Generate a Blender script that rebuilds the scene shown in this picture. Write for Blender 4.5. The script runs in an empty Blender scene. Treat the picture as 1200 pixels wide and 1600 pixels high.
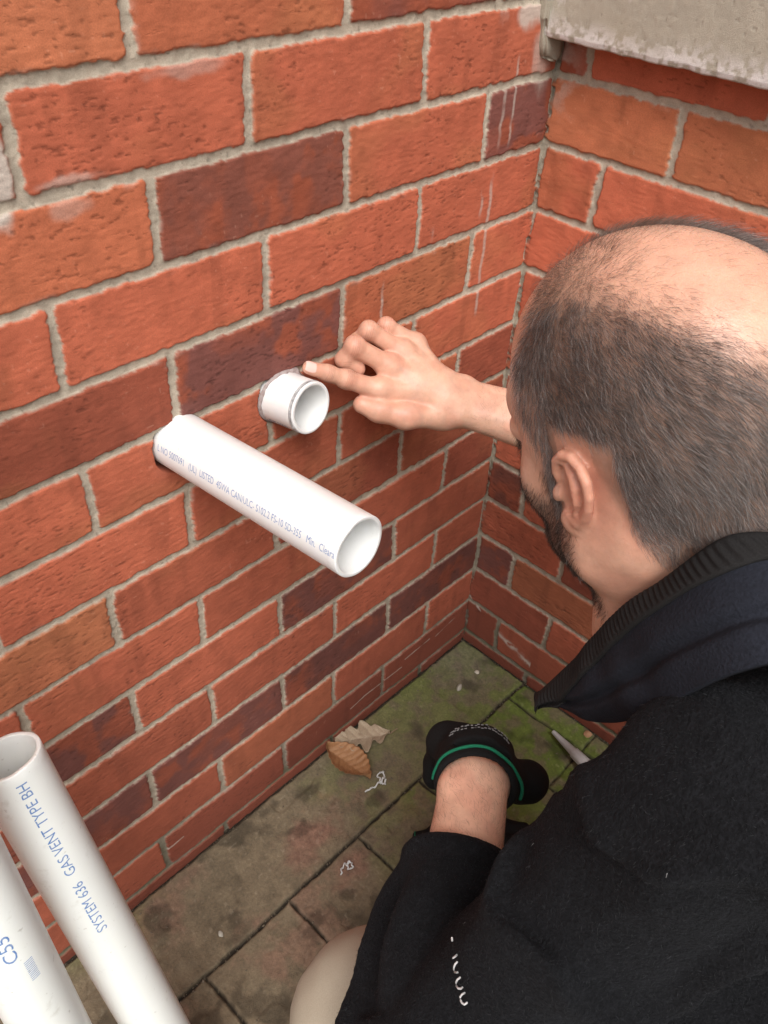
import bpy, bmesh, math, os
import numpy as np
from mathutils import Matrix, Vector, Quaternion

# ------------------------------------------------------------------ camera, light, exposure
FPX = 1350.9
CAM = np.array([-0.98328, -0.63313, 1.25034])
CR = np.array([[0.6903241, -0.72162155, 0.05210542],
               [-0.43631815, -0.47267828, -0.76563811],
               [0.57713005, 0.5058039, -0.64115779]])      # rows: right, down, forward
S = bpy.context.scene
C = S.collection
cd = bpy.data.cameras.new("camera"); cam = bpy.data.objects.new("camera", cd); C.objects.link(cam)
cd.sensor_fit = 'HORIZONTAL'; cd.sensor_width = 36.0; cd.lens = 36.0 * FPX / 1200.0
cd.clip_start = 0.02; cd.clip_end = 200.0
M = np.eye(4); M[:3, 0] = CR[0]; M[:3, 1] = -CR[1]; M[:3, 2] = -CR[2]; M[:3, 3] = CAM
cam.matrix_world = Matrix(M.tolist())
S.camera = cam

SUN_EL, SUN_AZ = math.radians(54), math.radians(222)       # azimuth clockwise from +y
W = bpy.data.worlds.new("World"); S.world = W; W.use_nodes = True
nt = W.node_tree
bg = nt.nodes["Background"]
sky = nt.nodes.new("ShaderNodeTexSky"); sky.sky_type = 'NISHITA'; sky.sun_disc = False
sky.sun_elevation = SUN_EL; sky.sun_rotation = SUN_AZ; sky.air_density = 1.0; sky.dust_density = 4.0
hs = nt.nodes.new("ShaderNodeHueSaturation"); hs.inputs["Saturation"].default_value = 0.22
nt.links.new(sky.outputs[0], hs.inputs["Color"]); nt.links.new(hs.outputs[0], bg.inputs[0])
bg.inputs[1].default_value = 0.098
sl = bpy.data.lights.new("sun", 'SUN'); so = bpy.data.objects.new("sun", sl); C.objects.link(so)
sl.energy = 1.42; sl.angle = math.radians(38); sl.color = (1.0, 0.965, 0.92)
sd = Vector((math.sin(SUN_AZ) * math.cos(SUN_EL), math.cos(SUN_AZ) * math.cos(SUN_EL), math.sin(SUN_EL)))
so.rotation_euler = sd.to_track_quat('Z', 'Y').to_euler(); so.location = (-2, -2, 4)
S.view_settings.view_transform = 'Standard'; S.view_settings.look = 'None'
S.view_settings.gamma = 1.0; S.view_settings.exposure = 0.86
S.cycles.max_bounces = 6; S.cycles.diffuse_bounces = 4
S.cycles.use_denoising = True
S.cycles_curves.shape = 'RIBBONS'

SKIP = os.environ.get('SKIP', '')
rng = np.random.default_rng(7)
GZ = -0.022                                                # paving level
H = 0.083                                                  # brick course

def ray(u, v): return CR.T @ np.array([(u - 600) / FPX, (v - 800) / FPX, 1.0])
def at(u, v, d): return CAM + d * ray(u, v)
def gnd(u, v, z=GZ):
    r = ray(u, v); return CAM + r * (z - CAM[2]) / r[2]
V = lambda *a: np.array(a, float)
def nrm(a): a = np.asarray(a, float); return a / (np.linalg.norm(a) + 1e-12)
def sstep(a, b, x):
    t = np.clip((x - a) / (b - a), 0, 1); return t * t * (3 - 2 * t)

# ------------------------------------------------------------------ noise
_T = np.random.default_rng(11).random(65536).astype(np.float32)
def _h(ix, iy, iz=0, s=0):
    n = (ix.astype(np.int64) * 73856093) ^ (iy.astype(np.int64) * 19349663) ^ (np.asarray(iz, dtype=np.int64) * 83492791) ^ (s * 2654435 + 97)
    n = (n ^ (n >> 13)) * 1274126177
    return _T[(n ^ (n >> 16)) & 65535]
def vn2(x, y, s=0):
    ix = np.floor(x); iy = np.floor(y); fx = x - ix; fy = y - iy
    fx = fx * fx * (3 - 2 * fx); fy = fy * fy * (3 - 2 * fy)
    a = _h(ix, iy, 0, s); b = _h(ix + 1, iy, 0, s); c = _h(ix, iy + 1, 0, s); d = _h(ix + 1, iy + 1, 0, s)
    return (a * (1 - fx) + b * fx) * (1 - fy) + (c * (1 - fx) + d * fx) * fy
def fbm2(x, y, s=0, o=4):
    r = 0; a = 0.5; t = 0
    for i in range(o):
        r = r + a * vn2(x * 2 ** i + 17 * i, y * 2 ** i - 9 * i, s + i); t += a; a *= 0.5
    return r / t
def vn3(p, s=0):
    i = np.floor(p); f = p - i; f = f * f * (3 - 2 * f)
    r = 0
    for dx in (0, 1):
        wx = f[..., 0] if dx else 1 - f[..., 0]
        for dy in (0, 1):
            wy = f[..., 1] if dy else 1 - f[..., 1]
            for dz in (0, 1):
                wz = f[..., 2] if dz else 1 - f[..., 2]
                r = r + wx * wy * wz * _h(i[..., 0] + dx, i[..., 1] + dy, i[..., 2] + dz, s)
    return r

# ------------------------------------------------------------------ object helpers
def tag(o, label=None, cat=None, group=None, kind=None):
    if label: o['label'] = label
    if cat: o['category'] = cat
    if group: o['group'] = group
    if kind: o['kind'] = kind
    return o
def link(name, me, mat=None, parent=None, smooth=True):
    o = bpy.data.objects.new(name, me); C.objects.link(o)
    if mat: me.materials.append(mat)
    if parent: o.parent = parent; o.matrix_parent_inverse = Matrix.Translation(-Vector(parent.location))
    if smooth and isinstance(me, bpy.types.Mesh):
        me.polygons.foreach_set('use_smooth', np.ones(len(me.polygons), dtype=bool))
    return o
def empty(name, loc):
    o = bpy.data.objects.new(name, None); C.objects.link(o); o.location = loc; o.empty_display_size = 0.05
    return o
def mesh_np(name, v, q, col=None):
    """v (n,3), q (m,4) or (m,3) index array, col (n,4) linear albedo"""
    me = bpy.data.meshes.new(name); v = np.ascontiguousarray(v, np.float32); q = np.ascontiguousarray(q, np.int32)
    k = q.shape[1]
    me.vertices.add(len(v)); me.vertices.foreach_set('co', v.ravel())
    me.loops.add(q.size); me.loops.foreach_set('vertex_index', q.ravel())
    me.polygons.add(len(q)); me.polygons.foreach_set('loop_start', np.arange(0, q.size, k, dtype=np.int32))
    me.polygons.foreach_set('loop_total', np.full(len(q), k, np.int32))
    me.update(calc_edges=True); me.validate()
    if col is not None:
        a = me.color_attributes.new('Col', 'FLOAT_COLOR', 'POINT')
        a.data.foreach_set('color', np.ascontiguousarray(col, np.float32).ravel())
    return me
def grid_quads(nu, nv, flip=False):
    i = np.arange(nu * nv).reshape(nu, nv)
    q = np.stack([i[:-1, :-1], i[1:, :-1], i[1:, 1:], i[:-1, 1:]], -1).reshape(-1, 4)
    return q[:, ::-1] if flip else q

class NT:
    """small node-material builder"""
    def __init__(s, name, rough=0.6, col=None, spec=0.5):
        s.m = bpy.data.materials.new(name); s.m.use_nodes = True; s.t = s.m.node_tree
        s.b = s.t.nodes["Principled BSDF"]; s.b.inputs["Roughness"].default_value = rough
        s.b.inputs["Specular IOR Level"].default_value = spec
        if col is not None: s.b.inputs["Base Color"].default_value = (*col, 1)
    def n(s, t, **k):
        x = s.t.nodes.new(t)
        for a, b in k.items():
            if a in x.inputs: x.inputs[a].default_value = b
            else: setattr(x, a, b)
        return x
    def l(s, a, b): s.t.links.new(a, b)
    def coord(s, scale=(1, 1, 1)):
        t = s.n("ShaderNodeTexCoord"); mp = s.n("ShaderNodeMapping"); mp.inputs["Scale"].default_value = scale
        s.l(t.outputs["Object"], mp.inputs["Vector"]); return mp.outputs[0]
    def noise(s, scale, detail=4, rough=0.55, vec=None):
        x = s.n("ShaderNodeTexNoise"); x.inputs["Scale"].default_value = scale; x.inputs["Detail"].default_value = detail
        x.inputs["Roughness"].default_value = rough
        s.l(vec if vec is not None else s.coord(), x.inputs["Vector"]); return x.outputs["Fac"]
    def mapr(s, x, a, b, c, d):
        m = s.n("ShaderNodeMapRange"); s.l(x, m.inputs[0])
        for i, w in enumerate((a, b, c, d)): m.inputs[i + 1].default_value = w
        return m.outputs[0]
    def math(s, op, a, b=None):
        m = s.n("ShaderNodeMath", operation=op)
        for i, w in enumerate((a, b)):
            if w is None: continue
            if isinstance(w, (int, float)): m.inputs[i].default_value = w
            else: s.l(w, m.inputs[i])
        return m.outputs[0]
    def mix(s, f, a, b, mode='MIX'):
        m = s.n("ShaderNodeMix", data_type='RGBA', blend_type=mode)
        for i, w in ((0, f), (6, a), (7, b)):
            if isinstance(w, (int, float)): m.inputs[i].default_value = w
            elif isinstance(w, tuple): m.inputs[i].default_value = (*w, 1)
            else: s.l(w, m.inputs[i])
        return m.outputs[2]
    def attr(s):
        a = s.n("ShaderNodeVertexColor", layer_name='Col'); return a.outputs[0], a.outputs[1]
    def bump(s, h, strength, dist, prev=None):
        b = s.n("ShaderNodeBump"); b.inputs["Strength"].default_value = strength; b.inputs["Distance"].default_value = dist
        s.l(h, b.inputs["Height"])
        if prev is not None: s.l(prev, b.inputs["Normal"])
        return b.outputs[0]
    def out(s, col=None, nor=None, rough=None):
        if col is not None: s.l(col, s.b.inputs["Base Color"])
        if nor is not None: s.l(nor, s.b.inputs["Normal"])
        if rough is not None: s.l(rough, s.b.inputs["Roughness"])
        return s.m

# ------------------------------------------------------------------ brick walls
def mat_wall(name, stretch):
    m = NT(name, 0.9, spec=0.25)
    col, al = m.attr()
    fine = m.noise(900, 3)
    col2 = m.mix(1.0, col, m.mapr(fine, 0.25, 0.75, 0.84, 1.16), 'MULTIPLY')
    drag = m.noise(260, 5, 0.6, m.coord(stretch))            # horizontal drag marks of the wire-cut face
    crev = m.mapr(drag, 0.30, 0.38, 0.0, 1.0)
    grit = m.noise(1500, 2)
    hb = m.math('ADD', m.math('MULTIPLY', crev, 0.45), m.math('MULTIPLY', fine, 0.35))
    hm = m.math('ADD', m.math('MULTIPLY', grit, 0.8), m.math('MULTIPLY', fine, 0.6))
    mx = m.n("ShaderNodeMix", data_type='FLOAT'); m.l(al, mx.inputs[0]); m.l(hb, mx.inputs[2]); m.l(hm, mx.inputs[3])
    return m.out(col2, m.bump(mx.outputs[0], 0.60, 0.0010))

PAL = {'r': (.445, .121, .065), 'o': (.45, .136, .067), 't': (.44, .148, .072), 'p': (.175, .064, .051),
       'm': (.21, .066, .045), 'b': (.185, .062, .042), 'd': (.30, .080, .045)}
MORTAR = V(.435, .38, .30)

def axis(a, b, fine0, fine1, h, coarse):
    parts = []
    if a < fine0: parts.append(np.linspace(a, fine0, max(2, int((fine0 - a) / coarse)), endpoint=False))
    parts.append(np.linspace(fine0, fine1, int((fine1 - fine0) / h)))
    if b > fine1: parts.append(np.linspace(fine1, b, max(2, int((b - fine1) / coarse)))[1:])
    return np.concatenate(parts)

def brick_field(u, z, perps, cols, seed, holes=(), smear=None):
    """u along the wall from the corner (>=0), z up. Returns height above the mortar bed and albedo+mortar mask."""
    wz = z + 0.0016 * (fbm2(u * 9, z * 9, seed + 1) - .5) + 0.0030 * (fbm2(u * 70, z * 70, seed + 2, 3) - .5)
    wu = u + 0.0045 * (fbm2(u * 40, z * 25, seed + 3, 3) - .5) + 0.003 * (fbm2(u * 160, z * 160, seed + 4, 2) - .5)
    crs = np.floor(wz / H).astype(int)                       # course number from the paving up
    dz = np.minimum(wz - crs * H, (crs + 1) * H - wz)
    jz = 0.0041 + 0.0016 * (vn2(u * 3 + 5, crs * 7.3, seed + 5) - .5)
    du = np.full(u.shape, 9.0); bi = np.zeros(u.shape, int)
    cmin = int(crs.min())
    for c in range(cmin, int(crs.max()) + 1):
        mk = crs == c
        if not mk.any(): continue
        pp = np.array(perps(c)); w = wu[mk] + (fbm2(z[mk] * 12, u[mk] * 2, seed + 40 + c, 2) - .5) * .006
        k = np.searchsorted(pp, w)
        lo = np.where(k > 0, pp[np.maximum(k - 1, 0)], 0.0); hi = pp[np.minimum(k, len(pp) - 1)]
        du[mk] = np.minimum(np.where(k > 0, w - lo, 9), np.abs(hi - w)); bi[mk] = k
        # corner joint
        e = w - 0.0
        du[mk] = np.minimum(du[mk], np.where(k == 0, e + 0.002, 9))
    a = dz - jz; b = du - 0.0040
    r = 0.004                                                # rounded arrises
    d = np.where((a < r) & (b < r), r - np.hypot(np.minimum(a - r, 0), np.minimum(b - r, 0)), np.minimum(a, b))
    rag = 0.0040 * (fbm2(u * 110, z * 230, seed + 6, 3) - .5)
    d = d + rag
    prof = sstep(-0.0005, 0.0019, d)
    face = 0.0016 * (fbm2(u * 14, z * 20, seed + 7, 3) - .5) + 0.0008 * (fbm2(u * 120, z * 330, seed + 8, 3) - .5)
    pit = sstep(.66, .76, fbm2(u * 130, z * 420, seed + 9, 3)) * sstep(.40, .60, fbm2(u * 11, z * 11, seed + 10, 2))
    bt = (_h(crs.ravel(), bi.ravel(), 3, seed).reshape(u.shape) - .5) * 0.0022
    mort = 0.0012 * (fbm2(u * 190, z * 190, seed + 11, 3) - .5) + 0.0009 * (fbm2(u * 22, z * 22, seed + 12, 2) - .5)
    mort = mort + 0.0016 + 0.0004 * sstep(-.006, 0, d)                # bucket-handle joint, lowest in its middle
    hgt = mort * (1 - prof) + prof * (0.0048 + face + bt - 0.0005 * pit)
    # albedo
    base = np.zeros(u.shape + (3,)); dark = np.zeros(u.shape)
    for c in range(cmin, int(crs.max()) + 1):
        mk = crs == c
        if not mk.any(): continue
        row = cols.get(c, '')
        lut = []
        for k in range(14):
            ch = row[k] if k < len(row) else 'rrodrrmrrpro'[(k * 5 + c * 3) % 12]
            lut.append(ch)
        lc = np.array([PAL[x] for x in lut]); base[mk] = lc[np.minimum(bi[mk], 13)]
        dark[mk] = np.array([x in 'pmb' for x in lut], float)[np.minimum(bi[mk], 13)]
    tone = 0.86 + 0.28 * _h(crs.ravel(), bi.ravel(), 1, seed).reshape(u.shape)
    base = base * tone[..., None]
    big = fbm2(u * 16 + bi * 7.1, z * 22 + crs * 3.3, seed + 13, 3)
    med = fbm2(u * 60, z * 60, seed + 14, 4)
    base = base * (0.80 + 0.42 * med)[..., None]
    # kiss marks / burnt clouding on the dark bricks, ochre flush on the light ones
    burnt = dark * sstep(.60, .40, fbm2(u * 34 + bi * 3.1, z * 30 + crs * 1.7, seed + 25, 4)) * (.30 + .5 * sstep(.40, .60, big))
    base = base * (1 - burnt[..., None]) + burnt[..., None] * V(.33, .085, .042) * (0.7 + .5 * med)[..., None]
    och = (1 - dark) * sstep(.54, .72, fbm2(u * 9 + bi * 3.7, z * 14 + crs * 5.1, seed + 15, 3)) * .24 * sstep(.25, .6, z)
    base = base * (1 - och[..., None]) + och[..., None] * V(.41, .17, .072) * (0.75 + .5 * med)[..., None]
    kiss = (1 - dark) * sstep(.60, .74, fbm2(u * 40 + bi * 11, z * 7 + crs * 2.7, seed + 16, 3)) * .25
    base = base * (1 - kiss[..., None] * .55)
    base = base * (1 - .38 * pit[..., None])
    spk = sstep(.90, .95, vn2(u * 300, z * 300, seed + 17)) * sstep(.45, .7, fbm2(u * 13, z * 13, seed + 18, 2))
    base = base + spk[..., None] * V(.22, .17, .13) * .35
    # mortar
    mcol = MORTAR * (0.72 + 0.5 * fbm2(u * 130, z * 130, seed + 19, 3))[..., None] * (0.86 + .28 * fbm2(u * 7, z * 7, seed + 20, 3))[..., None]
    mcol = mcol * (1 - .35 * sstep(.84, .95, vn2(u * 330, z * 330, seed + 21)))[..., None]
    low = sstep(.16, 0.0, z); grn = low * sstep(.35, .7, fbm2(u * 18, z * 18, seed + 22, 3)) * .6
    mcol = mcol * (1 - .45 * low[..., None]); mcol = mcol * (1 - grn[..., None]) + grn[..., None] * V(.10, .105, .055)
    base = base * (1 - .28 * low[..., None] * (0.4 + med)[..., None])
    low_tint = sstep(.9, .1, z)[..., None] * .16; base = base * (1 - low_tint) + low_tint * V(.15, .075, .066)  # brick colour gets darker and duller towards the bottom of the wall
    mask = 1 - sstep(-.0003, .0011, d + 0.0012 * (fbm2(u * 260, z * 260, seed + 23, 2) - .5))
    # thin film of mortar and lime dragged over the arrises
    film = sstep(.0060, .0, d) * sstep(.64, .80, fbm2(u * 40, z * 60, seed + 24, 4)) * .20
    if smear is not None: film = np.maximum(film, smear(u, z))
    base = base * (1 - film[..., None]) + film[..., None] * V(.52, .46, .40)
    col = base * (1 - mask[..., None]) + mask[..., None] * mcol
    for (hu, hz, hr) in holes:
        ang = np.arctan2(z - hz, u - hu)
        rr = np.hypot(u - hu, z - hz) - hr - 0.0022 * (vn2(ang * 3 + 20, ang * 0 + hr, seed + 30)) - 0.0025 * vn2(u * 90, z * 90, seed + 31)
        k = sstep(.0018, -.0018, rr)
        hgt = hgt * (1 - k) + k * -0.035
        fade = sstep(.022, 0, rr)
        g = V(.19, .13, .11); col = col * (1 - (k * .8)[..., None]) + (k * .8)[..., None] * g
        chalk = fade * (1 - k) * sstep(.45, .7, fbm2(u * 60, z * 60, seed + 32, 3)) * .04
        col = col * (1 - chalk[..., None]) + chalk[..., None] * V(.5, .40, .35)
    return hgt, np.concatenate([np.clip(col, .004, .85), mask[..., None]], -1)

def add_skirt(v, q, col, nu, nz, off):
    """closes the wall behind: gives it a real thickness"""
    i = np.arange(nu * nz).reshape(nu, nz)
    loop = np.concatenate([i[:, 0], i[-1, 1:], i[-2::-1, -1], i[0, -2:0:-1]])
    n0 = len(v); bv = v[loop] + off
    k = np.arange(len(loop)); k2 = (k + 1) % len(loop)
    sq = np.stack([loop[k], loop[k2], n0 + k2, n0 + k], -1)
    return np.concatenate([v, bv]), np.concatenate([q, sq]), np.concatenate([col, col[loop]])

PA = V(-.583, 0, .726); PB = V(-.448, 0, .723)               # where the two pipes leave the wall
PR = 0.0302
BASE = -0.0048                                               # mortar bed lies this far behind the brick faces

def perps_left(c):                                           # course c counts from the course resting at z=0
    if c % 2 == 1: return [.127, .355, .584, .814, 1.044, 1.274, 1.504, 1.734, 1.964, 9]
    if c == 12: return [.242, .474, .693, .93, 1.16, 1.39, 1.62, 1.85, 9]
    if c == 8: return [.228, .464, .692, .92, 1.15, 1.38, 1.61, 1.84, 9]
    return [.233, .461, .692, .92, 1.15, 1.38, 1.61, 1.84, 9]
def perps_right(c):
    f = {12: .043, 11: .177, 10: .088, 9: .172, 8: .083, 7: .172, 6: .08, 5: .172, 4: .072, 3: .168, 2: .075, 1: .172, 0: .072, -1: .15}.get(c, .172 if c % 2 else .08)
    return [f + .229 * k for k in range(8)] + [9]
COLS_L = {13: 'rmoto', 12: 'rrrrr', 11: 'prborr', 10: 'rrrrr', 9: 'ropdr', 8: 'rrrrr', 7: 'drrrr', 6: 'ddrtr', 5: 'drrrrr',
          4: 'rprpp', 3: 'rrrrmm', 2: 'ppppm', 1: 'rrorrm', 0: 'dddrm', -1: 'dddddd'}
COLS_R = {12: 'drr', 11: 'ttr', 10: 'rrr', 9: 'rrr', 8: 'rdr', 7: 'rrr', 6: 'rmr', 5: 'rrr', 4: 'brr', 3: 'rdrr', 2: 'ptd', 1: 'drr', 0: 'drr', -1: 'ddd'}

LINES = ((.110, .058, .178, .055), (.184, .040, .283, .043), (.28, .043, .315, .037), (.04, .062, .095, .052), (.66, .050, .70, .048))
def smear_left(u, z):
    f = fbm2(u * 50, z * 30, 77, 4); g = fbm2(u * 9, z * 60, 78, 3)
    def blob(cu, cz, ru, rz, k): return k * sstep(1.0, .35, np.hypot((u - cu) / ru, (z - cz) / rz) + (f - .5) * 1.3)
    s = blob(.045, 1.068, .075, .020, .8)
    s = np.maximum(s, blob(.033, 1.03, .020, .055, .5))
    for (cu, z0, z1, w) in ((.100, .70, 1.0, .004), (.080, .92, 1.03, .003), (.117, .84, .92, .0035), (.21, .83, .86, .006), (.29, .75, .83, .003)):
        s = np.maximum(s, .55 * sstep(w, w * .3, np.abs(u - cu - .006 * (g - .5))) * sstep(z0, z0 + .02, z) * sstep(z1, z1 - .02, z) * sstep(.35, .6, fbm2(u * 60, z * 22, 79, 3)))
    s = np.maximum(s, blob(.655, 1.005, .05, .007, .45)); s = np.maximum(s, blob(.66, .985, .03, .010, .3)); s = np.maximum(s, blob(.54, 1.070, .04, .008, .3))
    for (u0, z0, u1, z1) in LINES:
        t = np.clip((u - u0) / (u1 - u0), 0, 1)
        s = np.maximum(s, .7 * sstep(.0024, .0006, np.abs(z - (z0 + (z1 - z0) * t)) + .005 * np.abs(f - .5)) * ((u > u0) & (u < u1)))
    # broad white patch at the far end of the joint by the left edge of the picture
    s = np.maximum(s, sstep(1, .7, np.hypot((u - .716) / .022, (z - 1.020) / .050) + (f - .5) * .5))
    return np.clip(s, 0, .95)
def smear_right(u, z):
    f = fbm2(u * 60, z * 60, 87, 4)
    s = .9 * sstep(.012, .002, np.abs(z - .055 + (u - .05) * .28) + .02 * (f - .45)) * (u > .075) * (u < .155) * sstep(.35, .5, f)
    s = np.maximum(s, .8 * sstep(.006, .001, np.abs(z - .085 + (u - .01) * .7) + .01 * (f - .4)) * (u < .03))
    return np.clip(np.maximum(s, .5 * sstep(.05, .0, u) * sstep(.93, .99, z) * sstep(.4, .6, f)), 0, .9)

def build_walls():
    mk = mat_wall("brickwork", (0.32, 1.0, 1.0))
    ua = axis(0, 2.0, 0.0, 1.0, .0013, .012); za = axis(-.06, 2.2, -.05, 1.16, .0013, .012)
    U, Z = np.meshgrid(ua, za, indexing='ij')
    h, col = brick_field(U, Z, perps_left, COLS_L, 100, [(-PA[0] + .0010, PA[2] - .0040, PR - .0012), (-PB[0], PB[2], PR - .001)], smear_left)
    v = np.stack([-U, -(h + BASE), Z], -1).reshape(-1, 3); v[:, 0] = np.where(v[:, 0] > -1e-6, .02, v[:, 0])
    q = grid_quads(len(ua), len(za)); c = col.reshape(-1, 4)
    v, q, c = add_skirt(v, q, c, len(ua), len(za), V(0, .10, 0))
    o = link('brick_wall', mesh_np('brick_wall', v, q, c), mk)
    tag(o, 'red brick wall with two white pipes coming out of it', 'wall', 'brick walls of the corner')
    mk2 = mat_wall("brickwork_return", (1.0, 0.32, 1.0))
    ua = axis(0, 1.8, 0.0, .50, .0015, .012); za = axis(-.06, 2.2, -.05, 1.10, .0015, .012)
    U, Z = np.meshgrid(ua, za, indexing='ij')
    h, col = brick_field(U, Z, perps_right, COLS_R, 300, (), smear_right)
    v = np.stack([-(h + BASE), -U, Z], -1).reshape(-1, 3); v[:, 1] = np.where(v[:, 1] > -1e-6, .02, v[:, 1])
    q = grid_quads(len(ua), len(za), True); c = col.reshape(-1, 4)
    v, q, c = add_skirt(v, q, c, len(ua), len(za), V(.10, 0, 0))
    o = link('brick_wall', mesh_np('brick_wall_return', v, q, c), mk2)
    tag(o, 'shaded brick wall behind the head of the man, under the concrete sill', 'wall', 'brick walls of the corner')

def build_sill():
    """concrete sill projecting from the return wall"""
    x0, z0, L = -.044, 1.040, 1.5
    na, nb = 700, 150
    y = -np.concatenate([np.linspace(.0, .42, 520), np.linspace(.42, L, 181)[1:]]); na = len(y)
    prof = [(-.002, z0 - .001)] + [(x0 + .004 - .003 * math.sin(t), z0 + .004 - .004 * math.cos(t)) for t in np.linspace(0, math.pi / 2, 5)]
    prof += [(x0, zz) for zz in np.linspace(z0 + .006, z0 + .17, 130)] + [(x0 + .03, z0 + .19), (-.002, z0 + .20)]
    prof = np.array(prof); nb = len(prof)
    Y = np.repeat(y[:, None], nb, 1); X = np.repeat(prof[None, :, 0], na, 0); Z = np.repeat(prof[None, :, 1], na, 0)
    n = fbm2(Y * 160, Z * 160, 500, 4); n2 = fbm2(Y * 16, Z * 16, 501, 4); pit = sstep(.86, .95, vn2(Y * 300, Z * 300, 502))
    face = sstep(z0 - .001, z0 + .003, Z) * (X < x0 + .01)
    X = X - face * (.0006 * (n - .5) + .001 * (n2 - .5) - .0004 * pit)
    edge = .003 * (fbm2(Y * 50, Y * 0, 503, 3) - .45); Z = Z + edge * sstep(z0 + .02, z0, Z)
    c = V(.40, .36, .29) * (.92 + .16 * n + .20 * (n2 - .5))[..., None]
    warm = sstep(.45, .65, fbm2(Y * 5, Z * 9, 504, 3)); c = c * (1 - .25 * warm[..., None]) + .25 * warm[..., None] * V(.42, .34, .22)
    wh = sstep(.030, .0, Z - z0 - .022 * (fbm2(Y * 22, Z * 10, 505, 3) - .45)) * sstep(.32, .58, n) * face * .9
    wh = np.maximum(wh, face * .5 * sstep(.66, .78, fbm2(Y * 70, Z * 30, 506, 4)) * sstep(.09, .02, Z - z0))
    c = c * (1 - wh[..., None]) + wh[..., None] * V(.70, .66, .64)
    c = c * (1 - .15 * pit[..., None])
    col = np.concatenate([np.clip(c, 0, .85), np.ones(c.shape[:2] + (1,))], -1).reshape(-1, 4)
    v = np.stack([X, Y - .004, Z], -1).reshape(-1, 3)
    m = NT("concrete", .92, spec=.2); cc, _ = m.attr(); g = m.noise(1300, 3)
    mm = m.out(m.mix(1.0, cc, m.mapr(g, .25, .75, .86, 1.14), 'MULTIPLY'), m.bump(g, .7, .0009))
    o = link('window_sill', mesh_np('window_sill', v, grid_quads(na, nb), col), mm)
    tag(o, 'grey concrete sill with white lime bloom along its lower edge', 'sill')
    # mortar packed between the sill's end and the long wall
    bm = bmesh.new()
    pts = [(-.052, .004, z0 + .2), (-.050, .004, z0 + .02), (-.040, .004, z0 - .022), (-.012, .004, z0 - .030), (-.004, .004, z0 - .02), (-.004, .004, z0 + .2)]
    a = [bm.verts.new((x, -.012 if 0 else y - .012, z)) for x, y, z in pts]; b = [bm.verts.new((x, .004, z)) for x, y, z in pts]
    bm.faces.new(a)
    for i in range(6): bm.faces.new((a[i - 1], b[i - 1], b[i], a[i]))
    bmesh.ops.recalc_face_normals(bm, faces=bm.faces)
    bmesh.ops.bevel(bm, geom=[e for e in bm.edges], offset=.003, segments=2, affect='EDGES')
    bmesh.ops.triangulate(bm, faces=bm.faces); bmesh.ops.subdivide_edges(bm, edges=bm.edges, cuts=3, use_grid_fill=True)
    for vv in bm.verts:
        p = np.array([vv.co[:]]); k = (vn3(p * 220, 3)[0] - .5) * .003 + (vn3(p * 60, 4)[0] - .5) * .005
        vv.co.y += k; vv.co.x += k
    me = bpy.data.meshes.new('mortar'); bm.to_mesh(me); bm.free()
    m = NT("mortar", .95, spec=.2); g = m.noise(600, 4)
    link('mortar_bed', me, m.out(m.mix(g, (.30, .26, .20), (.46, .40, .32)), m.bump(m.noise(1300, 2), .8, .001)), o)

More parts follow.
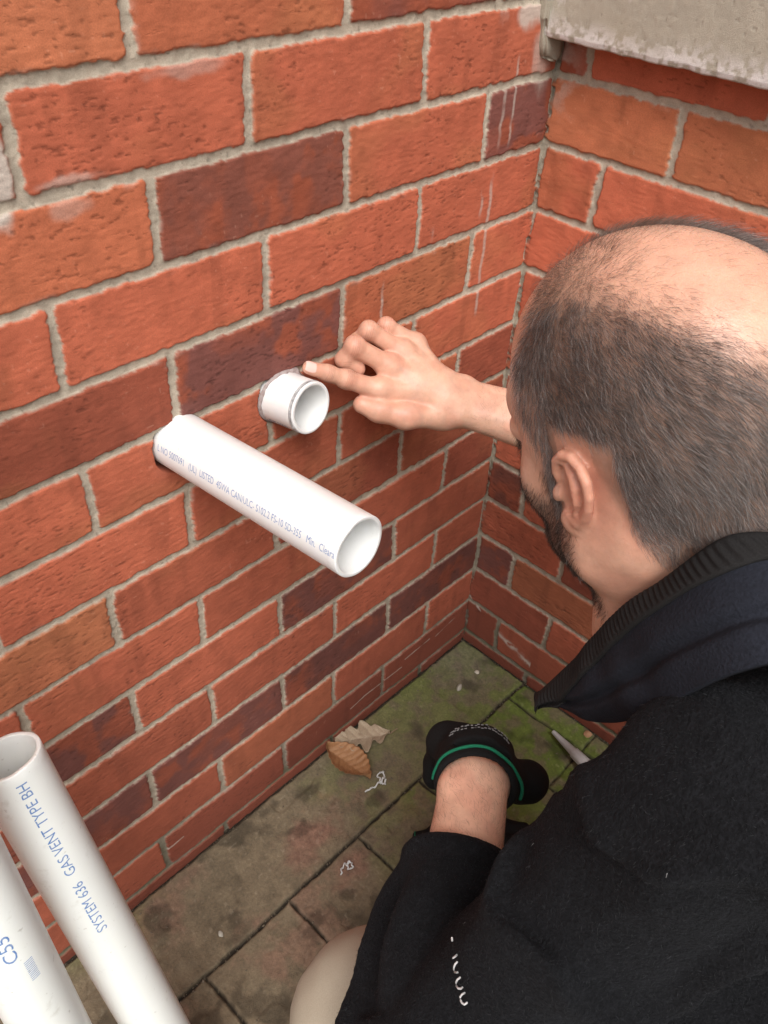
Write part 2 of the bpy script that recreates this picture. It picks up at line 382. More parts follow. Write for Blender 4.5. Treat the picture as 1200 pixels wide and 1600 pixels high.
# ------------------------------------------------------------------ paving
def build_ground():
    xa = axis(-2.6, .06, -1.06, .01, .0019, .008); ya = axis(-2.6, .06, -.62, .01, .0019, .008)
    X, Y = np.meshgrid(xa, ya, indexing='ij')
    wx = X + .006 * (fbm2(X * 20, Y * 20, 600, 3) - .5); wy = Y + .006 * (fbm2(X * 18 + 9, Y * 18, 601, 3) - .5)
    strip = wy > -.153
    d1 = np.abs(wy + .153)
    row = np.floor((-.153 - wy) / .178).astype(int)
    # kerb strip: long units; pavers: units 147 mm wide set square to the wall
    jx = np.array([-.743, -.5915, -.446, -.300, -.153, -.006, -.89, -1.04]); jx.sort()
    dj = np.min(np.abs(wx[..., None] - jx), -1)
    cut = np.array([-.315, -.46])
    crow = np.sum(wy[..., None] < cut, -1)
    dcut = np.min(np.abs(wy[..., None] - cut), -1)
    cell = np.sum(wx[..., None] > jx, -1)
    hascut = cell % 2 == 1
    d2 = np.where(hascut, np.minimum(dj, dcut + .001), dj)
    dcor = np.abs(wx + .052 + .35 * (wy + .153) * 0) + np.where(wy < -.153, 0, 9)       # strip along the return wall
    d = np.where(strip, d1, np.minimum(d1, np.minimum(d2, dcor)))
    gw = np.where(d == d1, .0022, .0017)
    gro = sstep(gw + .0022, gw - .0012, d + .0035 * (fbm2(X * 90, Y * 90, 602, 3) - .5))
    wallgap = sstep(.007, .002, -Y + .004 * (fbm2(X * 60, Y * 60, 603, 3) - .6))
    gapr = sstep(.007, .002, -X + .004 * (fbm2(X * 60, Y * 60, 604, 3) - .6))
    tilt = (_h(cell.ravel(), row.ravel(), 5, 9).reshape(X.shape) - .5) * .004 * (~strip)
    near = (X > -1.1) & (Y > -.65) & (X < .02)
    z = GZ + tilt + .003 * (fbm2(X * 7, Y * 7, 605, 3) - .5) + .0016 * (fbm2(X * 60, Y * 60, 606, 4) - .5) + .0007 * (fbm2(X * 300, Y * 300, 607, 2) - .5)
    z = z - .006 * np.maximum(gro, np.maximum(wallgap, gapr)) + (.0035 * (fbm2(X * 130, Y * 130, 608, 3) - .35)) * np.maximum(gro, wallgap)
    worn = sstep(.62, .80, vn2(X * 38, Y * 38, 609)) * (fbm2(X * 9, Y * 9, 610, 2) > .45)
    z = z - .0016 * worn
    # albedo: grey-brown sandstone setts, pink flushes, algae greener towards the corner
    n1 = fbm2(X * 12, Y * 12, 611, 4); n2 = fbm2(X * 46, Y * 46, 612, 4); n3 = fbm2(X * 150, Y * 150, 613, 3)
    c = V(.172, .136, .088) * (.55 + .6 * n2 + .35 * n3)[..., None]
    pink = sstep(.56, .72, n1 + .12 * (n3 - .5)) * sstep(-.15, -.45, X) * .55
    pink = np.maximum(pink, .95 * sstep(1.0, .25, np.hypot((X + .505) / .075, (Y + .105) / .045) + (n2 - .5)))
    pink = np.maximum(pink, .9 * sstep(1.0, .2, np.hypot((X + .50) / .055, (Y + .185) / .04) + (n2 - .5)))
    c = c * (1 - pink[..., None]) + pink[..., None] * V(.235, .135, .095) * (.6 + .7 * n3)[..., None]
    mossk = sstep(-.46, -.12, X - .25 * Y - .05 + .25 * (n1 - .5)) * (.25 + .75 * sstep(.32, .6, n2 + .25 * (n1 - .5)))
    patch = sstep(.56, .70, fbm2(X * 5 + 3, Y * 5, 614, 3)) * .30 * sstep(.3, .6, n2)
    mossk = np.maximum(mossk * np.where(Y > -.153, .72, 1.0), patch)
    c = c * (1 - mossk[..., None]) + mossk[..., None] * V(.112, .148, .030) * (.45 + .75 * n2 + .35 * n3)[..., None]
    sandy = sstep(.10, .02, np.hypot(X + .05, Y + .04)) * .5; c = c * (1 - sandy[..., None]) + sandy[..., None] * V(.17, .145, .11) * (.5 + n3)[..., None]
    stain = sstep(.60, .75, fbm2(X * 24, Y * 24, 615, 3)); c = c * (1 - .45 * stain[..., None])
    lich = sstep(.84, .9, vn2(X * 210, Y * 210, 616)) * sstep(.4, .65, fbm2(X * 6, Y * 6, 617, 2)); c = c + lich[..., None] * V(.05, .045, .035)
    soil = np.maximum(gro, np.maximum(wallgap, gapr))
    c = c * (1 - soil[..., None]) + soil[..., None] * V(.026, .020, .013) * (.5 + 1.0 * n3)[..., None]
    spk = sstep(.80, .9, vn2(X * 330, Y * 330, 618)) * soil; c = c + spk[..., None] * V(.08, .065, .045)
    col = np.concatenate([np.clip(c, .004, .6), soil[..., None]], -1).reshape(-1, 4)
    v = np.stack([X, Y, z], -1).reshape(-1, 3)
    m = NT("old_paving", .85, spec=.3); cc, al = m.attr(); g = m.noise(1100, 3); g2 = m.noise(260, 5, .65)
    mm = m.out(m.mix(1.0, cc, m.mapr(g2, .25, .75, .72, 1.28), 'MULTIPLY'), m.bump(m.math('ADD', g, m.math('MULTIPLY', g2, 1.4)), .8, .0013), m.mapr(g2, .3, .7, .68, .95))
    o = link('paving', mesh_np('paving', v, grid_quads(len(xa), len(ya)), col), mm)
    tag(o, kind='structure')
    # surrounding ground, a larger sheet just below
    bm = bmesh.new(); bmesh.ops.create_grid(bm, x_segments=8, y_segments=8, size=40)
    me = bpy.data.meshes.new('ground'); bm.to_mesh(me); bm.free()
    m = NT("soil", .95); o = link('ground', me, m.out(m.mix(m.noise(3, 6), (.06, .05, .035), (.10, .10, .06)))); o.location = (0, 0, GZ - .06)
    tag(o, kind='structure')

# ------------------------------------------------------------------ pipes
def frame_of(axis_dir, up=(0, 0, 1)):
    w = nrm(axis_dir); a = nrm(np.cross(up, w)); b = np.cross(w, a); return a, b, w
def pipe_mesh(name, p0, p1, R, t, flatlip=True, seg=96, wob=0.0, seed=0):
    """hollow pipe open at p1; inner wall goes all the way down"""
    a, b, w = frame_of(p1 - p0); L = np.linalg.norm(p1 - p0); r = R - t
    n = max(6, int(L / .008)); ch = .0010
    prof = [(r, 0.0), (R, 0.0)] + [(R, s) for s in np.linspace(.004, L - ch, n)] + [(R - ch * .35, L - ch * .3), (R - ch, L), (r + ch * .8, L), (r + ch * .2, L - ch * .4), (r, L - ch * 1.4)]
    prof += [(r, s) for s in np.linspace(L - .01, .004, n)]
    th = np.linspace(0, 2 * math.pi, seg, endpoint=False); prof = np.array(prof)
    A = np.cos(th)[None, :, None] * a + np.sin(th)[None, :, None] * b
    v = p0 + prof[:, 1][:, None, None] * w + prof[:, 0][:, None, None] * A
    if wob: 
        k = (vn2(np.cos(th)[None] * 2 + 5 + prof[:, 1:2] * 0, np.sin(th)[None] * 2 + prof[:, :1] * 0, seed) - .5) * wob
        v = v + (prof[:, 1:2] > L - .003)[..., None] * k[..., None] * w
    n0 = len(prof); idx = np.arange(n0 * seg).reshape(n0, seg)
    i2 = np.roll(idx, -1, 0); j = np.roll(idx, -1, 1); ij = np.roll(i2, -1, 1)
    q = np.stack([idx, j, ij, i2], -1).reshape(-1, 4)
    return mesh_np(name, v.reshape(-1, 3), q)
def text_verts(s, size, spacing=1.0):
    cu = bpy.data.curves.new('t', 'FONT'); cu.body = s; cu.size = size; cu.resolution_u = 3; cu.space_character = spacing
    o = bpy.data.objects.new('t', cu); C.objects.link(o)
    bpy.context.view_layer.update()
    me = o.evaluated_get(bpy.context.evaluated_depsgraph_get()).to_mesh()
    bm = bmesh.new(); bm.from_mesh(me)
    o.evaluated_get(bpy.context.evaluated_depsgraph_get()).to_mesh_clear()
    bpy.data.objects.remove(o); bpy.data.curves.remove(cu)
    bmesh.ops.triangulate(bm, faces=bm.faces)
    for _ in range(3):
        es = [e for e in bm.edges if e.calc_length() > .0025]
        if not es: break
        bmesh.ops.subdivide_edges(bm, edges=es, cuts=1); bmesh.ops.triangulate(bm, faces=bm.faces)
    return bm
def wrap_text(name, s, size, p0, p1, R, start, mid, up_dir, mat, parent, rev=False, spacing=1.0, xscale=1.0, clip=None, length=None):
    """text printed along a pipe: its baseline runs from p0 to p1 (or back if rev), letters' middle facing direction mid,
    letters' tops turned towards up_dir"""
    w = nrm(p1 - p0) * (-1 if rev else 1); o = p1 if rev else p0
    m = nrm(mid - np.dot(mid, w) * w); upv = np.cross(m, w); upv = upv if np.dot(upv, up_dir) > 0 else -upv
    bm = text_verts(s, size, spacing)
    cap = size * .70
    if length: xscale = length / max(v.co.x for v in bm.verts)
    if clip is not None:
        bmesh.ops.bisect_plane(bm, geom=bm.verts[:] + bm.edges[:] + bm.faces[:], plane_co=((clip - start) / xscale, 0, 0), plane_no=(1, 0, 0), clear_outer=True)
    for v in bm.verts:
        x = start + v.co.x * xscale; a = (v.co.y - cap / 2) / R
        p = o + w * x + (R + .00018) * (m * math.cos(a) + upv * math.sin(a)); v.co = Vector(p)
    me = bpy.data.meshes.new(name); bm.to_mesh(me); bm.free()
    return link(name, me, mat, parent, smooth=False)
def mat_pvc(name, tint, scuff=.25, seed=0.0, scr=60):
    m = NT(name, .36, spec=.45); vec = m.coord()
    mp = m.n("ShaderNodeMapping"); mp.inputs["Location"].default_value = (seed, seed * .7, 0); m.l(vec, mp.inputs["Vector"]); v = mp.outputs[0]
    big = m.noise(7, 4, .6, v); f = m.noise(scr, 6, .7, v); sp = m.noise(150, 3, .5, v)
    dirt = m.mapr(f, .60, .72, 0, scuff); dots = m.mapr(sp, .69, .74, 0, scuff * 1.3)
    c = m.mix(m.mapr(big, .3, .7, 0, 1), tint, tuple(x * .93 for x in tint))
    c = m.mix(dirt, c, (.42, .40, .33)); c = m.mix(dots, c, (.30, .27, .22))
    m.b.inputs["Subsurface Weight"].default_value = .12; m.b.inputs["Subsurface Radius"].default_value = (.004, .004, .003); m.b.inputs["Subsurface Scale"].default_value = 1.0
    return m.out(c, m.bump(m.noise(180, 3, .5, v), .10, .0006), m.mapr(f, .3, .7, .30, .46))
def mat_ink(name, col, fade):
    m = NT(name, .5, spec=.3); n = m.noise(350, 3)
    return m.out(m.mix(m.mapr(n, .35, .65, 0, fade), col, (.55, .60, .68)))

def build_pipes():
    ink = mat_ink("blue_ink", (.16, .26, .50), .55); ink2 = mat_ink("strong_blue_ink", (.085, .20, .46), .35)
    grp = 'white plastic pipes'
    # long pipe standing out of the wall
    a1 = at(562, 855, .757); w = nrm(a1 - PA); a0 = PA - w * .03
    P = link('vent_pipe', pipe_mesh('vent_pipe', a0, a1, PR, .0042, wob=.0012, seed=4), mat_pvc("white_pvc", (.85, .86, .85), .12, 1.0)); 
    tag(P, 'long white plastic pipe with blue print standing out of the brick wall', 'pipe', grp)
    toc = nrm(CAM - (PA + a1) / 2); side = np.cross(w, toc); dn = nrm(-V(0, 0, 1) + np.dot(V(0, 0, 1), w) * w)
    mid = nrm(toc * .93 + dn * .42)
    L = np.linalg.norm(a1 - a0)
    wrap_text('printed_text', 'L NO 5007691   (UL)  LISTED  45WA CAN/ULC- S102.2 FS-10 SD-355   Min.  Cleara', .0105, a0, a1, PR, .031, mid, V(0, 0, 1), ink, P, length=L - .033)
    # short stub
    b1 = at(487, 638, .943); w = nrm(b1 - PB); b0 = PB - w * .03
    st = link('vent_pipe', pipe_mesh('vent_stub', b0, b1, PR * .985, .0042, wob=.001, seed=9), mat_pvc("white_pvc_stub", (.85, .86, .85), .16, 5.0))
    tag(st, 'short white pipe stub at the tip of the pointing finger', 'pipe', grp)
    toc = nrm(CAM - b1); mid = nrm(toc * .75 + dn * .66); Lb = np.linalg.norm(b1 - b0)
    wrap_text('printed_text', 'eur sous', .0105, b0, b1, PR * .985, .032, mid, V(0, 0, 1), ink2, st, xscale=.8, clip=Lb - .006)
    g = pipe_mesh('stub_joint', b0 + w * (Lb - .0062), b0 + w * (Lb - .0052), PR * .985 + .0003, .0006)
    link('saw_line', g, NT("dark_line", .8, (.74, .74, .74)).m, st)
    # mortar / sealant torn round the stub
    a, b, w2 = frame_of(V(0, -1, 0)); th = np.linspace(0, 2 * math.pi, 90, endpoint=False); vv = []
    for k, (rr, hh) in enumerate(((.0300, .008), (.0308, .010), (.0325, .008), (.0355, .004), (.039, .001), (.041, -.006))):
        j = vn2(np.cos(th) * 3 + 9, np.sin(th) * 3, 700); j2 = vn2(np.cos(th) * 7 + 9, np.sin(th) * 7 + k, 701)
        sidew = .35 + .65 * sstep(-.2, .7, np.cos(th - 2.6)) 
        r_ = .0298 + (rr - .0300) * (.25 + .6 * j) * sidew; h_ = hh * (.15 + .8 * j2) * sidew
        vv.append(PB + r_[:, None] * (np.cos(th)[:, None] * V(-1, 0, 0) + np.sin(th)[:, None] * V(0, 0, 1)) + V(0, -1, 0) * h_[:, None])
    vv = np.array(vv); n0, sg = vv.shape[:2]; idx = np.arange(n0 * sg).reshape(n0, sg)
    q = np.stack([idx[:-1], np.roll(idx, -1, 1)[:-1], np.roll(idx, -1, 1)[1:], idx[1:]], -1).reshape(-1, 4)
    m = NT("torn_sealant", .75); mm = m.out(m.mix(m.noise(180, 4), (.20, .13, .115), (.48, .42, .41)), m.bump(m.noise(400, 3), .8, .001))
    link('sealant_ring', mesh_np('sealant_ring', vv.reshape(-1, 3), q), mm, st)
    # two long pipes stood on end, leaning towards the wall
    w = loose_pipe(at(8, 1182, .735), at(243, 1600, .93), 0, 'white plastic pipe with an open top end and blue capital lettering down its side', 2.0, grp)
    fit_text(w, 'SYSTEM 636   GAS VENT TYPE BH', .0138, .012, .208, ink2, .0)
    w = loose_pipe(at(77 - 237, 1150, .60), at(77, 1598, .785), .78, 'worn white plastic pipe in the lower left corner, left of the lettered pipe', 8.0, grp)
    fit_text(w, 'C55', .0155, .775 + .203, .775 + .236, ink2, -.08)
    fit_text(w, '||||||||||||', .0085, .775 + .243, .775 + .268, ink2, .22)
def loose_pipe(top, through, more, label, seed, grp):
    w = nrm(through - top); top = top - w * more; bot = top + w * ((top[2] - GZ - .004) / -w[2])
    P = link('vent_pipe', pipe_mesh('loose_pipe', bot, top, PR, .0042, wob=.0015, seed=int(seed)), mat_pvc("white_pvc_loose%d" % int(seed), (.80, .82, .79), .30, seed, 42))
    tag(P, label, 'pipe', grp); return P, bot, top
def fit_text(pp, text, size, s0, s1, ink, turn):
    """lettering that reads up the pipe, from s1 metres below the open end up to s0"""
    P, bot, top = pp; w = nrm(top - bot); L = np.linalg.norm(top - bot); toc = nrm(CAM - (top - w * s1)); mid = nrm(toc + turn * CR[0])
    wrap_text('printed_text', text, size, bot, top, PR, L - s1, mid, -CR[0], ink, P, length=s1 - s0)

# ------------------------------------------------------------------ signed-distance modelling, meshed as one continuous surface
def smin(a, b, k):
    h = np.maximum(k - np.abs(a - b), 0) / k
    return np.minimum(a, b) - h * h * k * .25
def smax(a, b, k): return -smin(-a, -b, k)
def cap(p, a, b, ra, rb):
    ab = b - a; t = np.clip(((p - a) @ ab) / (ab @ ab), 0, 1)
    return np.linalg.norm(p - a - t[..., None] * ab, axis=-1) - (ra + (rb - ra) * t)
def ell(p, c, r, rot=None):
    q = p - c
    if rot is not None: q = q @ rot                          # columns of rot = ellipsoid axes
    r = np.asarray(r, float); k0 = np.linalg.norm(q / r, axis=-1); k1 = np.linalg.norm(q / (r * r), axis=-1)
    return k0 * (k0 - 1) / np.maximum(k1, 1e-9)
def chain(p, pts, rad, k=.004):
    d = None
    for i in range(len(pts) - 1):
        e = cap(p, pts[i], pts[i + 1], rad[i], rad[i + 1]); d = e if d is None else smin(d, e, k)
    return d
def boxed(p, lo, hi, fn, far=.15):
    """evaluate fn only near its box"""
    m = np.all((p > lo) & (p < hi), -1); out = np.full(len(p), far)
    if m.any(): out[m] = fn(p[m])
    return out

def mesh_sdf(f, lo, hi, h, B=12, slack=1.5):
    """sparse surface nets: quads over the zero set of f"""
    lo = np.asarray(lo, float); hi = np.asarray(hi, float); n = np.ceil((hi - lo) / (h * B)).astype(int)
    g = np.stack(np.meshgrid(*[np.arange(k) for k in n], indexing='ij'), -1).reshape(-1, 3)
    cen = lo + (g + .5) * h * B; fc = np.concatenate([f(c) for c in np.array_split(cen, max(1, len(cen) // 60000))])
    act = g[np.abs(fc) < h * B * .866 * slack + .004]
    N = n * B + 2; loc = np.stack(np.meshgrid(*[np.arange(B + 1)] * 3, indexing='ij'), -1).reshape(-1, 3)
    keys, verts, E = [], [], []
    corner = np.array([[i, j, k] for i in (0, 1) for j in (0, 1) for k in (0, 1)])
    edges = [(a, b) for a in range(8) for b in range(a + 1, 8) if np.abs(corner[a] - corner[b]).sum() == 1]
    for blk in np.array_split(act, max(1, len(act) // 60)):
        if not len(blk): continue
        base = blk * B; P = lo + (base[:, None, :] + loc[None]) * h
        F = f(P.reshape(-1, 3)).reshape(len(blk), B + 1, B + 1, B + 1); F = np.where(np.abs(F) < 1e-9, 1e-9, F)
        c8 = np.stack([F[:, i:B + i, j:B + j, k:B + k] for i, j, k in corner], -1); ins = c8 < 0
        mix = ins.any(-1) & ~ins.all(-1); w = np.argwhere(mix)
        if not len(w): continue
        cv = c8[mix]; acc = np.zeros((len(w), 3)); cnt = np.zeros(len(w))
        for a, b in edges:
            s = (cv[:, a] < 0) != (cv[:, b] < 0); t = np.where(s, cv[:, a] / np.where(s, cv[:, a] - cv[:, b], 1), 0)
            acc += s[:, None] * (corner[a] + t[:, None] * (corner[b] - corner[a])); cnt += s
        gi = base[w[:, 0]] + w[:, 1:]
        verts.append(lo + (gi + acc / cnt[:, None]) * h); keys.append((gi[:, 0] * N[1] + gi[:, 1]) * N[2] + gi[:, 2])
        f0 = F[:, :B, :B, :B] < 0
        for ax in range(3):
            sl = [slice(0, B)] * 3; sl[ax] = slice(1, B + 1); f1 = F[(slice(None), *sl)] < 0
            e = np.argwhere(f0 != f1)
            if len(e): E.append(np.concatenate([base[e[:, 0]] + e[:, 1:], np.full((len(e), 1), ax), f0[tuple(e.T)][:, None].astype(int)], 1))
    keys = np.concatenate(keys); verts = np.concatenate(verts); E = np.concatenate(E)
    o = np.argsort(keys); keys = keys[o]; verts = verts[o]
    Q = []
    for ax in range(3):
        e = E[E[:, 3] == ax]; b, c = [(1, 2), (2, 0), (0, 1)][ax]
        ids = []
        for db, dc in ((0, 0), (1, 0), (1, 1), (0, 1)):
            gi = e[:, :3].copy(); gi[:, b] -= db; gi[:, c] -= dc
            k = (gi[:, 0] * N[1] + gi[:, 1]) * N[2] + gi[:, 2]; j = np.minimum(np.searchsorted(keys, k), len(keys) - 1)
            ids.append(np.where(keys[j] == k, j, -1))
        q = np.stack(ids, -1); q = np.where((e[:, 4] == 1)[:, None], q, q[:, ::-1]); Q.append(q[(q >= 0).all(-1)])
    return verts, np.concatenate(Q)
def relax(v, q, n=1, k=.5):
    e = np.concatenate([q[:, [i, (i + 1) % 4]] for i in range(4)])
    for _ in range(n):
        s = np.zeros_like(v); c = np.zeros(len(v))
        for a, b in ((0, 1), (1, 0)): np.add.at(s, e[:, a], v[e[:, b]]); np.add.at(c, e[:, a], 1)
        v = v + k * (s / np.maximum(c, 1)[:, None] - v)
    return v
def vnormals(v, q):
    fn = np.cross(v[q[:, 2]] - v[q[:, 0]], v[q[:, 3]] - v[q[:, 1]]); n = np.zeros_like(v)
    for i in range(4): np.add.at(n, q[:, i], fn)
    return n / (np.linalg.norm(n, axis=1)[:, None] + 1e-12)

# ------------------------------------------------------------------ pose
HC = V(-.528, -.454, .951)                                  # between the ears
YAW, PITCH, ROLL = math.radians(8), math.radians(19.6), math.radians(-9.8)
_f = V(math.sin(YAW), math.cos(YAW), 0); _l = V(-math.cos(YAW), math.sin(YAW), 0); _u = V(0, 0, 1)
HF = _f * math.cos(PITCH) - _u * math.sin(PITCH); HU = _u * math.cos(PITCH) + _f * math.sin(PITCH)
HL = _l * math.cos(ROLL) + HU * math.sin(ROLL); HU = HU * math.cos(ROLL) - _l * math.sin(ROLL)
HR = np.stack([HL, HF, HU], 1)                               # columns: left, forward, up
NB = V(-.510, -.530, .810)                                   # root of the neck
SL = at(1140, 1258, .500); EL = at(668, 1640, .665); WL = at(742, 1222, .815)
SR = V(-.345, -.515, .765); ER = V(-.125, -.285, .640); WR = at(704, 623, 1.03)
HIPL = V(-.545, -.86, .40); KNL = at(580, 1585, .80); ANL = V(-.735, -.53, .07)
HIPR = V(-.36, -.88, .39); KNR = V(-.30, -.57, .075); ANR = V(-.36, -.97, .05)
PELV = V(-.455, -.86, .44)
BL = nrm(V(-.98, -.2, 0)); BF = nrm(V(-.2, .98, 0))          # the body's own left and forward

def f_ear(e):
    """e: ear space in metres: back, up, out"""
    mm = .001
    def tube(pts, r): 
        pts = [V(*p) * mm for p in pts]; return chain(e, pts, [x * mm for x in r], .0004)
    hel = tube([(9, 1, 3), (4, 6, 4), (2, 14, 4.5), (4, 23, 5.5), (10, 30, 6.5), (18, 32, 7.5), (25, 28, 8.5), (30, 20, 9.5), (31.5, 10, 10), (29.5, 0, 9.5), (25, -9, 8.5), (18, -17, 7)],
               [2.2, 2.8, 3.2, 3.3, 3.4, 3.4, 3.4, 3.4, 3.3, 3.1, 3.0, 3.4])
    lobe = ell(e, V(11, -21, 5.0) * mm, V(9.0, 9.5, 4.2) * mm)
    pl = ell(e, V(16, 4, 2.2) * mm, V(14.5, 27, 3.2) * mm, np.stack([nrm(V(1, 0, .36)), V(0, 1, 0), nrm(V(-.36, 0, 1))], 1))
    anti = tube([(11, 24, 5), (17, 19, 7.5), (20.5, 11, 9), (20, 1, 9), (16, -8, 8), (11, -12, 6.5)], [2.4, 3.0, 3.3, 3.2, 3.2, 3.0])
    tra = ell(e, V(1.5, -3, 4.5) * mm, V(3.6, 6.0, 4.2) * mm)
    con = ell(e, V(10, 0, 10) * mm, V(8.2, 12.5, 10.5) * mm)
    d = smin(hel, lobe, .005); d = smin(d, smin(pl, anti, .003), .0035)
    d = smax(d, -con, .003)
    root = ell(e, V(9, 2, -5) * mm, V(10, 21, 7) * mm)
    d = smin(d, smin(tra, smax(root, -con, .002), .004), .004)
    return d

def f_head(p):
    q = (p - HC) @ HR
    x = np.abs(q[:, 0]); s = np.stack([x, q[:, 1], q[:, 2]], -1)
    d = ell(q, V(0, -.010, .036), V(.0755, .098, .0885))
    d = smin(d, ell(q, V(0, -.045, .022), V(.068, .060, .070)), .03)
    d = smin(d, ell(q, V(0, .028, -.030), V(.0575, .064, .086)), .03)
    d = smin(d, cap(s, V(.056, .005, -.058), V(.012, .078, -.100), .019, .017), .03)        # jaw
    d = smin(d, cap(s, V(.058, .000, -.010), V(.056, .005, -.058), .016, .018), .025)
    d = smin(d, ell(q, V(0, .083, -.101), V(.020, .015, .015)), .018)
    d = smin(d, cap(s, V(0, .086, .024), V(.033, .070, .026), .012, .011), .016)           # brow
    d = smin(d, ell(s, V(.041, .056, -.030), V(.018, .018, .018)), .022)                     # cheekbone
    d = smax(d, -ell(s, V(.031, .104, .004), V(.016, .016, .011)), .012)                     # sockets
    d = smin(d, np.linalg.norm(s - V(.031, .0795, .003), axis=-1) - .0118, .003)
    d = smin(d, cap(q, V(0, .092, .012), V(0, .1145, -.030), .0070, .0105), .012)
    d = smin(d, ell(s, V(.011, .104, -.035), V(.0075, .009, .007)), .006)
    d = smin(d, ell(q, V(0, .0985, -.066), V(.024, .0075, .0048)), .004); d = smin(d, ell(q, V(0, .0975, -.0755), V(.021, .0078, .0055)), .004)
    d = smin(d, ell(s, V(.058, -.028, -.030), V(.014, .016, .026)), .02)                     # mastoid
    # ears
    eb = nrm(V(.03, -1, 0)); eu = nrm(V(.0, -.13, 1)); eb = nrm(eb - (eb @ eu) * eu); eo = np.cross(eb, eu); eo = eo if eo[0] > 0 else -eo
    e = (s - V(.0730, .0135, -.004)) / .98; e = np.stack([e @ eb, e @ eu, e @ eo], -1)
    d = smin(d, boxed(e, V(-.02, -.05, -.02), V(.05, .05, .03), f_ear, .03) * .98, .0030)
    return d
def neck_fields(p):
    a = HC + HR @ V(0, -.022, -.035); d = cap(p, a, NB, .056, .064)
    for sg in (1, -1):                                        # sternomastoid and the nape muscles
        d = smin(d, cap(p, HC + HR @ V(.055 * sg, -.02, -.05), NB + BF * .055 + BL * .02 * sg - V(0, 0, .02), .016, .014), .025)
        d = smin(d, cap(p, HC + HR @ V(.025 * sg, -.075, -.02), NB - BF * .045 + BL * .03 * sg, .022, .028), .03)
    d = smin(d, cap(p, NB, V(-.50, -.63, .70), .062, .05), .04)
    d = smin(d, cap(p, SL - V(0, 0, .03), SR - V(0, 0, .02), .03, .035), .03)
    return d
TIP = {}
def hand_r_points():
    h = {}
    h['i'] = ([at(593, 609, 1.000), at(541, 593, .980), at(512, 583, .965), at(483, 574.5, .951)], [.0122, .0101, .0089, .0076])
    h['m'] = ([at(607, 572, 1.006), at(554, 540, .978), at(537, 562, .990), at(560, 577, 1.000)], [.0124, .0103, .0092, .0081])
    h['r'] = ([at(628, 549, 1.018), at(576, 516, .992), at(557, 534, 1.004), at(578, 552, 1.016)], [.0118, .0098, .0088, .0078])
    h['p'] = ([at(649, 537, 1.033), at(603, 509, 1.014), at(588, 522, 1.022), at(606, 538, 1.032)], [.0108, .0089, .0080, .0072])
    h['t'] = ([at(690, 648, 1.030), at(634, 650, 1.008), at(592, 641, 1.000), at(566, 632, .998)], [.0155, .0150, .0132, .0108])
    return h
HRP = hand_r_points()
def f_hand_r(p):
    w = WR; d = None
    for k in 'imrp':
        pts, rd = HRP[k]; m = cap(p, w + (pts[0] - w) * .12, pts[0], .0135, rd[0] + .0005)
        d = m if d is None else smin(d, m, .016)
    back = nrm(np.cross(HRP['p'][0][0] - HRP['i'][0][0], HRP['i'][0][0] - w)); back = back if back @ (CAM - w) > 0 else -back
    c = (HRP['i'][0][0] + HRP['p'][0][0]) / 2 * .55 + w * .45 - back * .010
    d = smin(d, cap(p, w - back * .006, c, .020, .026), .018)
    fing = None
    for k in 'imrp':
        pts, rd = HRP[k]; e = chain(p, pts, rd, .006)
        e = smin(e, np.linalg.norm(p - pts[1] - back * .0018, axis=-1) - rd[1] * .90, .006)   # knuckle of the bent joint
        e = smin(e, np.linalg.norm(p - pts[0] - back * .0022, axis=-1) - rd[0] * .90, .010)
        fing = e if fing is None else smin(fing, e, .0016)
    d = smin(d, fing, .007)
    pts, rd = HRP['t']; t = chain(p, pts, rd, .008); t = smin(t, cap(p, w, pts[0], .017, .015), .014)
    d = smin(d, t, .0045)
    # tendons over the back of the hand
    for k in 'imrp':
        pts, _ = HRP[k]; d = smin(d, cap(p, w + (pts[0] - w) * .3 + back * .0125, pts[0] + back * .0085, .0022, .0030), .006)
    # wrist and forearm, broader than thick
    ax = nrm(ER - w); sd = nrm(np.cross(ax, back))
    for sg in (1, -1): d = smin(d, cap(p, w + sd * sg * .0125 - ax * .004, ER + sd * sg * .012, .0155, .032), .020)
    d = smin(d, np.linalg.norm(p - (w + sd * -.021 + back * .006 + ax * .012), axis=-1) - .0085, .012)
    d = smin(d, np.linalg.norm(p - (w + sd * .021 + back * .006 + ax * .012), axis=-1) - .0065, .012)
    return d
def f_arm_r(p): return cap(p, ER, SR, .038, .05)
# left arm; the hand hangs from the wrist inside a work glove
KL = at(736, 1168, .885)                                      # knuckle row
LAX = nrm(WL - EL)
LSD = nrm(CR[0] - (CR[0] @ LAX) * LAX)                        # towards the thumb side (right in the picture)
LBK = nrm(np.cross(LAX, LSD)); LBK = LBK if LBK @ (CAM - WL) > 0 else -LBK
def hand_l_points():
    s = LSD; dn = nrm(V(.10, .16, -1)); fw = nrm(KL - WL)
    h = {}
    for k, o, L, cu in (('i', .0255, 1.0, .0), ('m', .0085, 1.08, .004), ('r', -.0095, 1.0, .004), ('p', -.0265, .82, .0)):
        b = KL + s * o + fw * cu; a = nrm(fw * .35 + dn * .9)
        p1 = b + a * .044 * L; a2 = nrm(dn - fw * .25); p2 = p1 + a2 * .027 * L; a3 = nrm(dn - fw * .75); p3 = p2 + a3 * .021 * L
        h[k] = ([b, p1, p2, p3], [.0120, .0112, .0104, .0092])
    t0 = WL + s * .022 + fw * .018 - LBK * .006; t1 = t0 + nrm(s * .85 + fw * .55 - V(0, 0, .2)) * .040; t2 = at(812, 1226, .872); t3 = at(829, 1229, .878)
    h['t'] = ([t0, t1, t2, t3], [.0165, .0150, .0128, .0112])
    return h
HLP = hand_l_points()
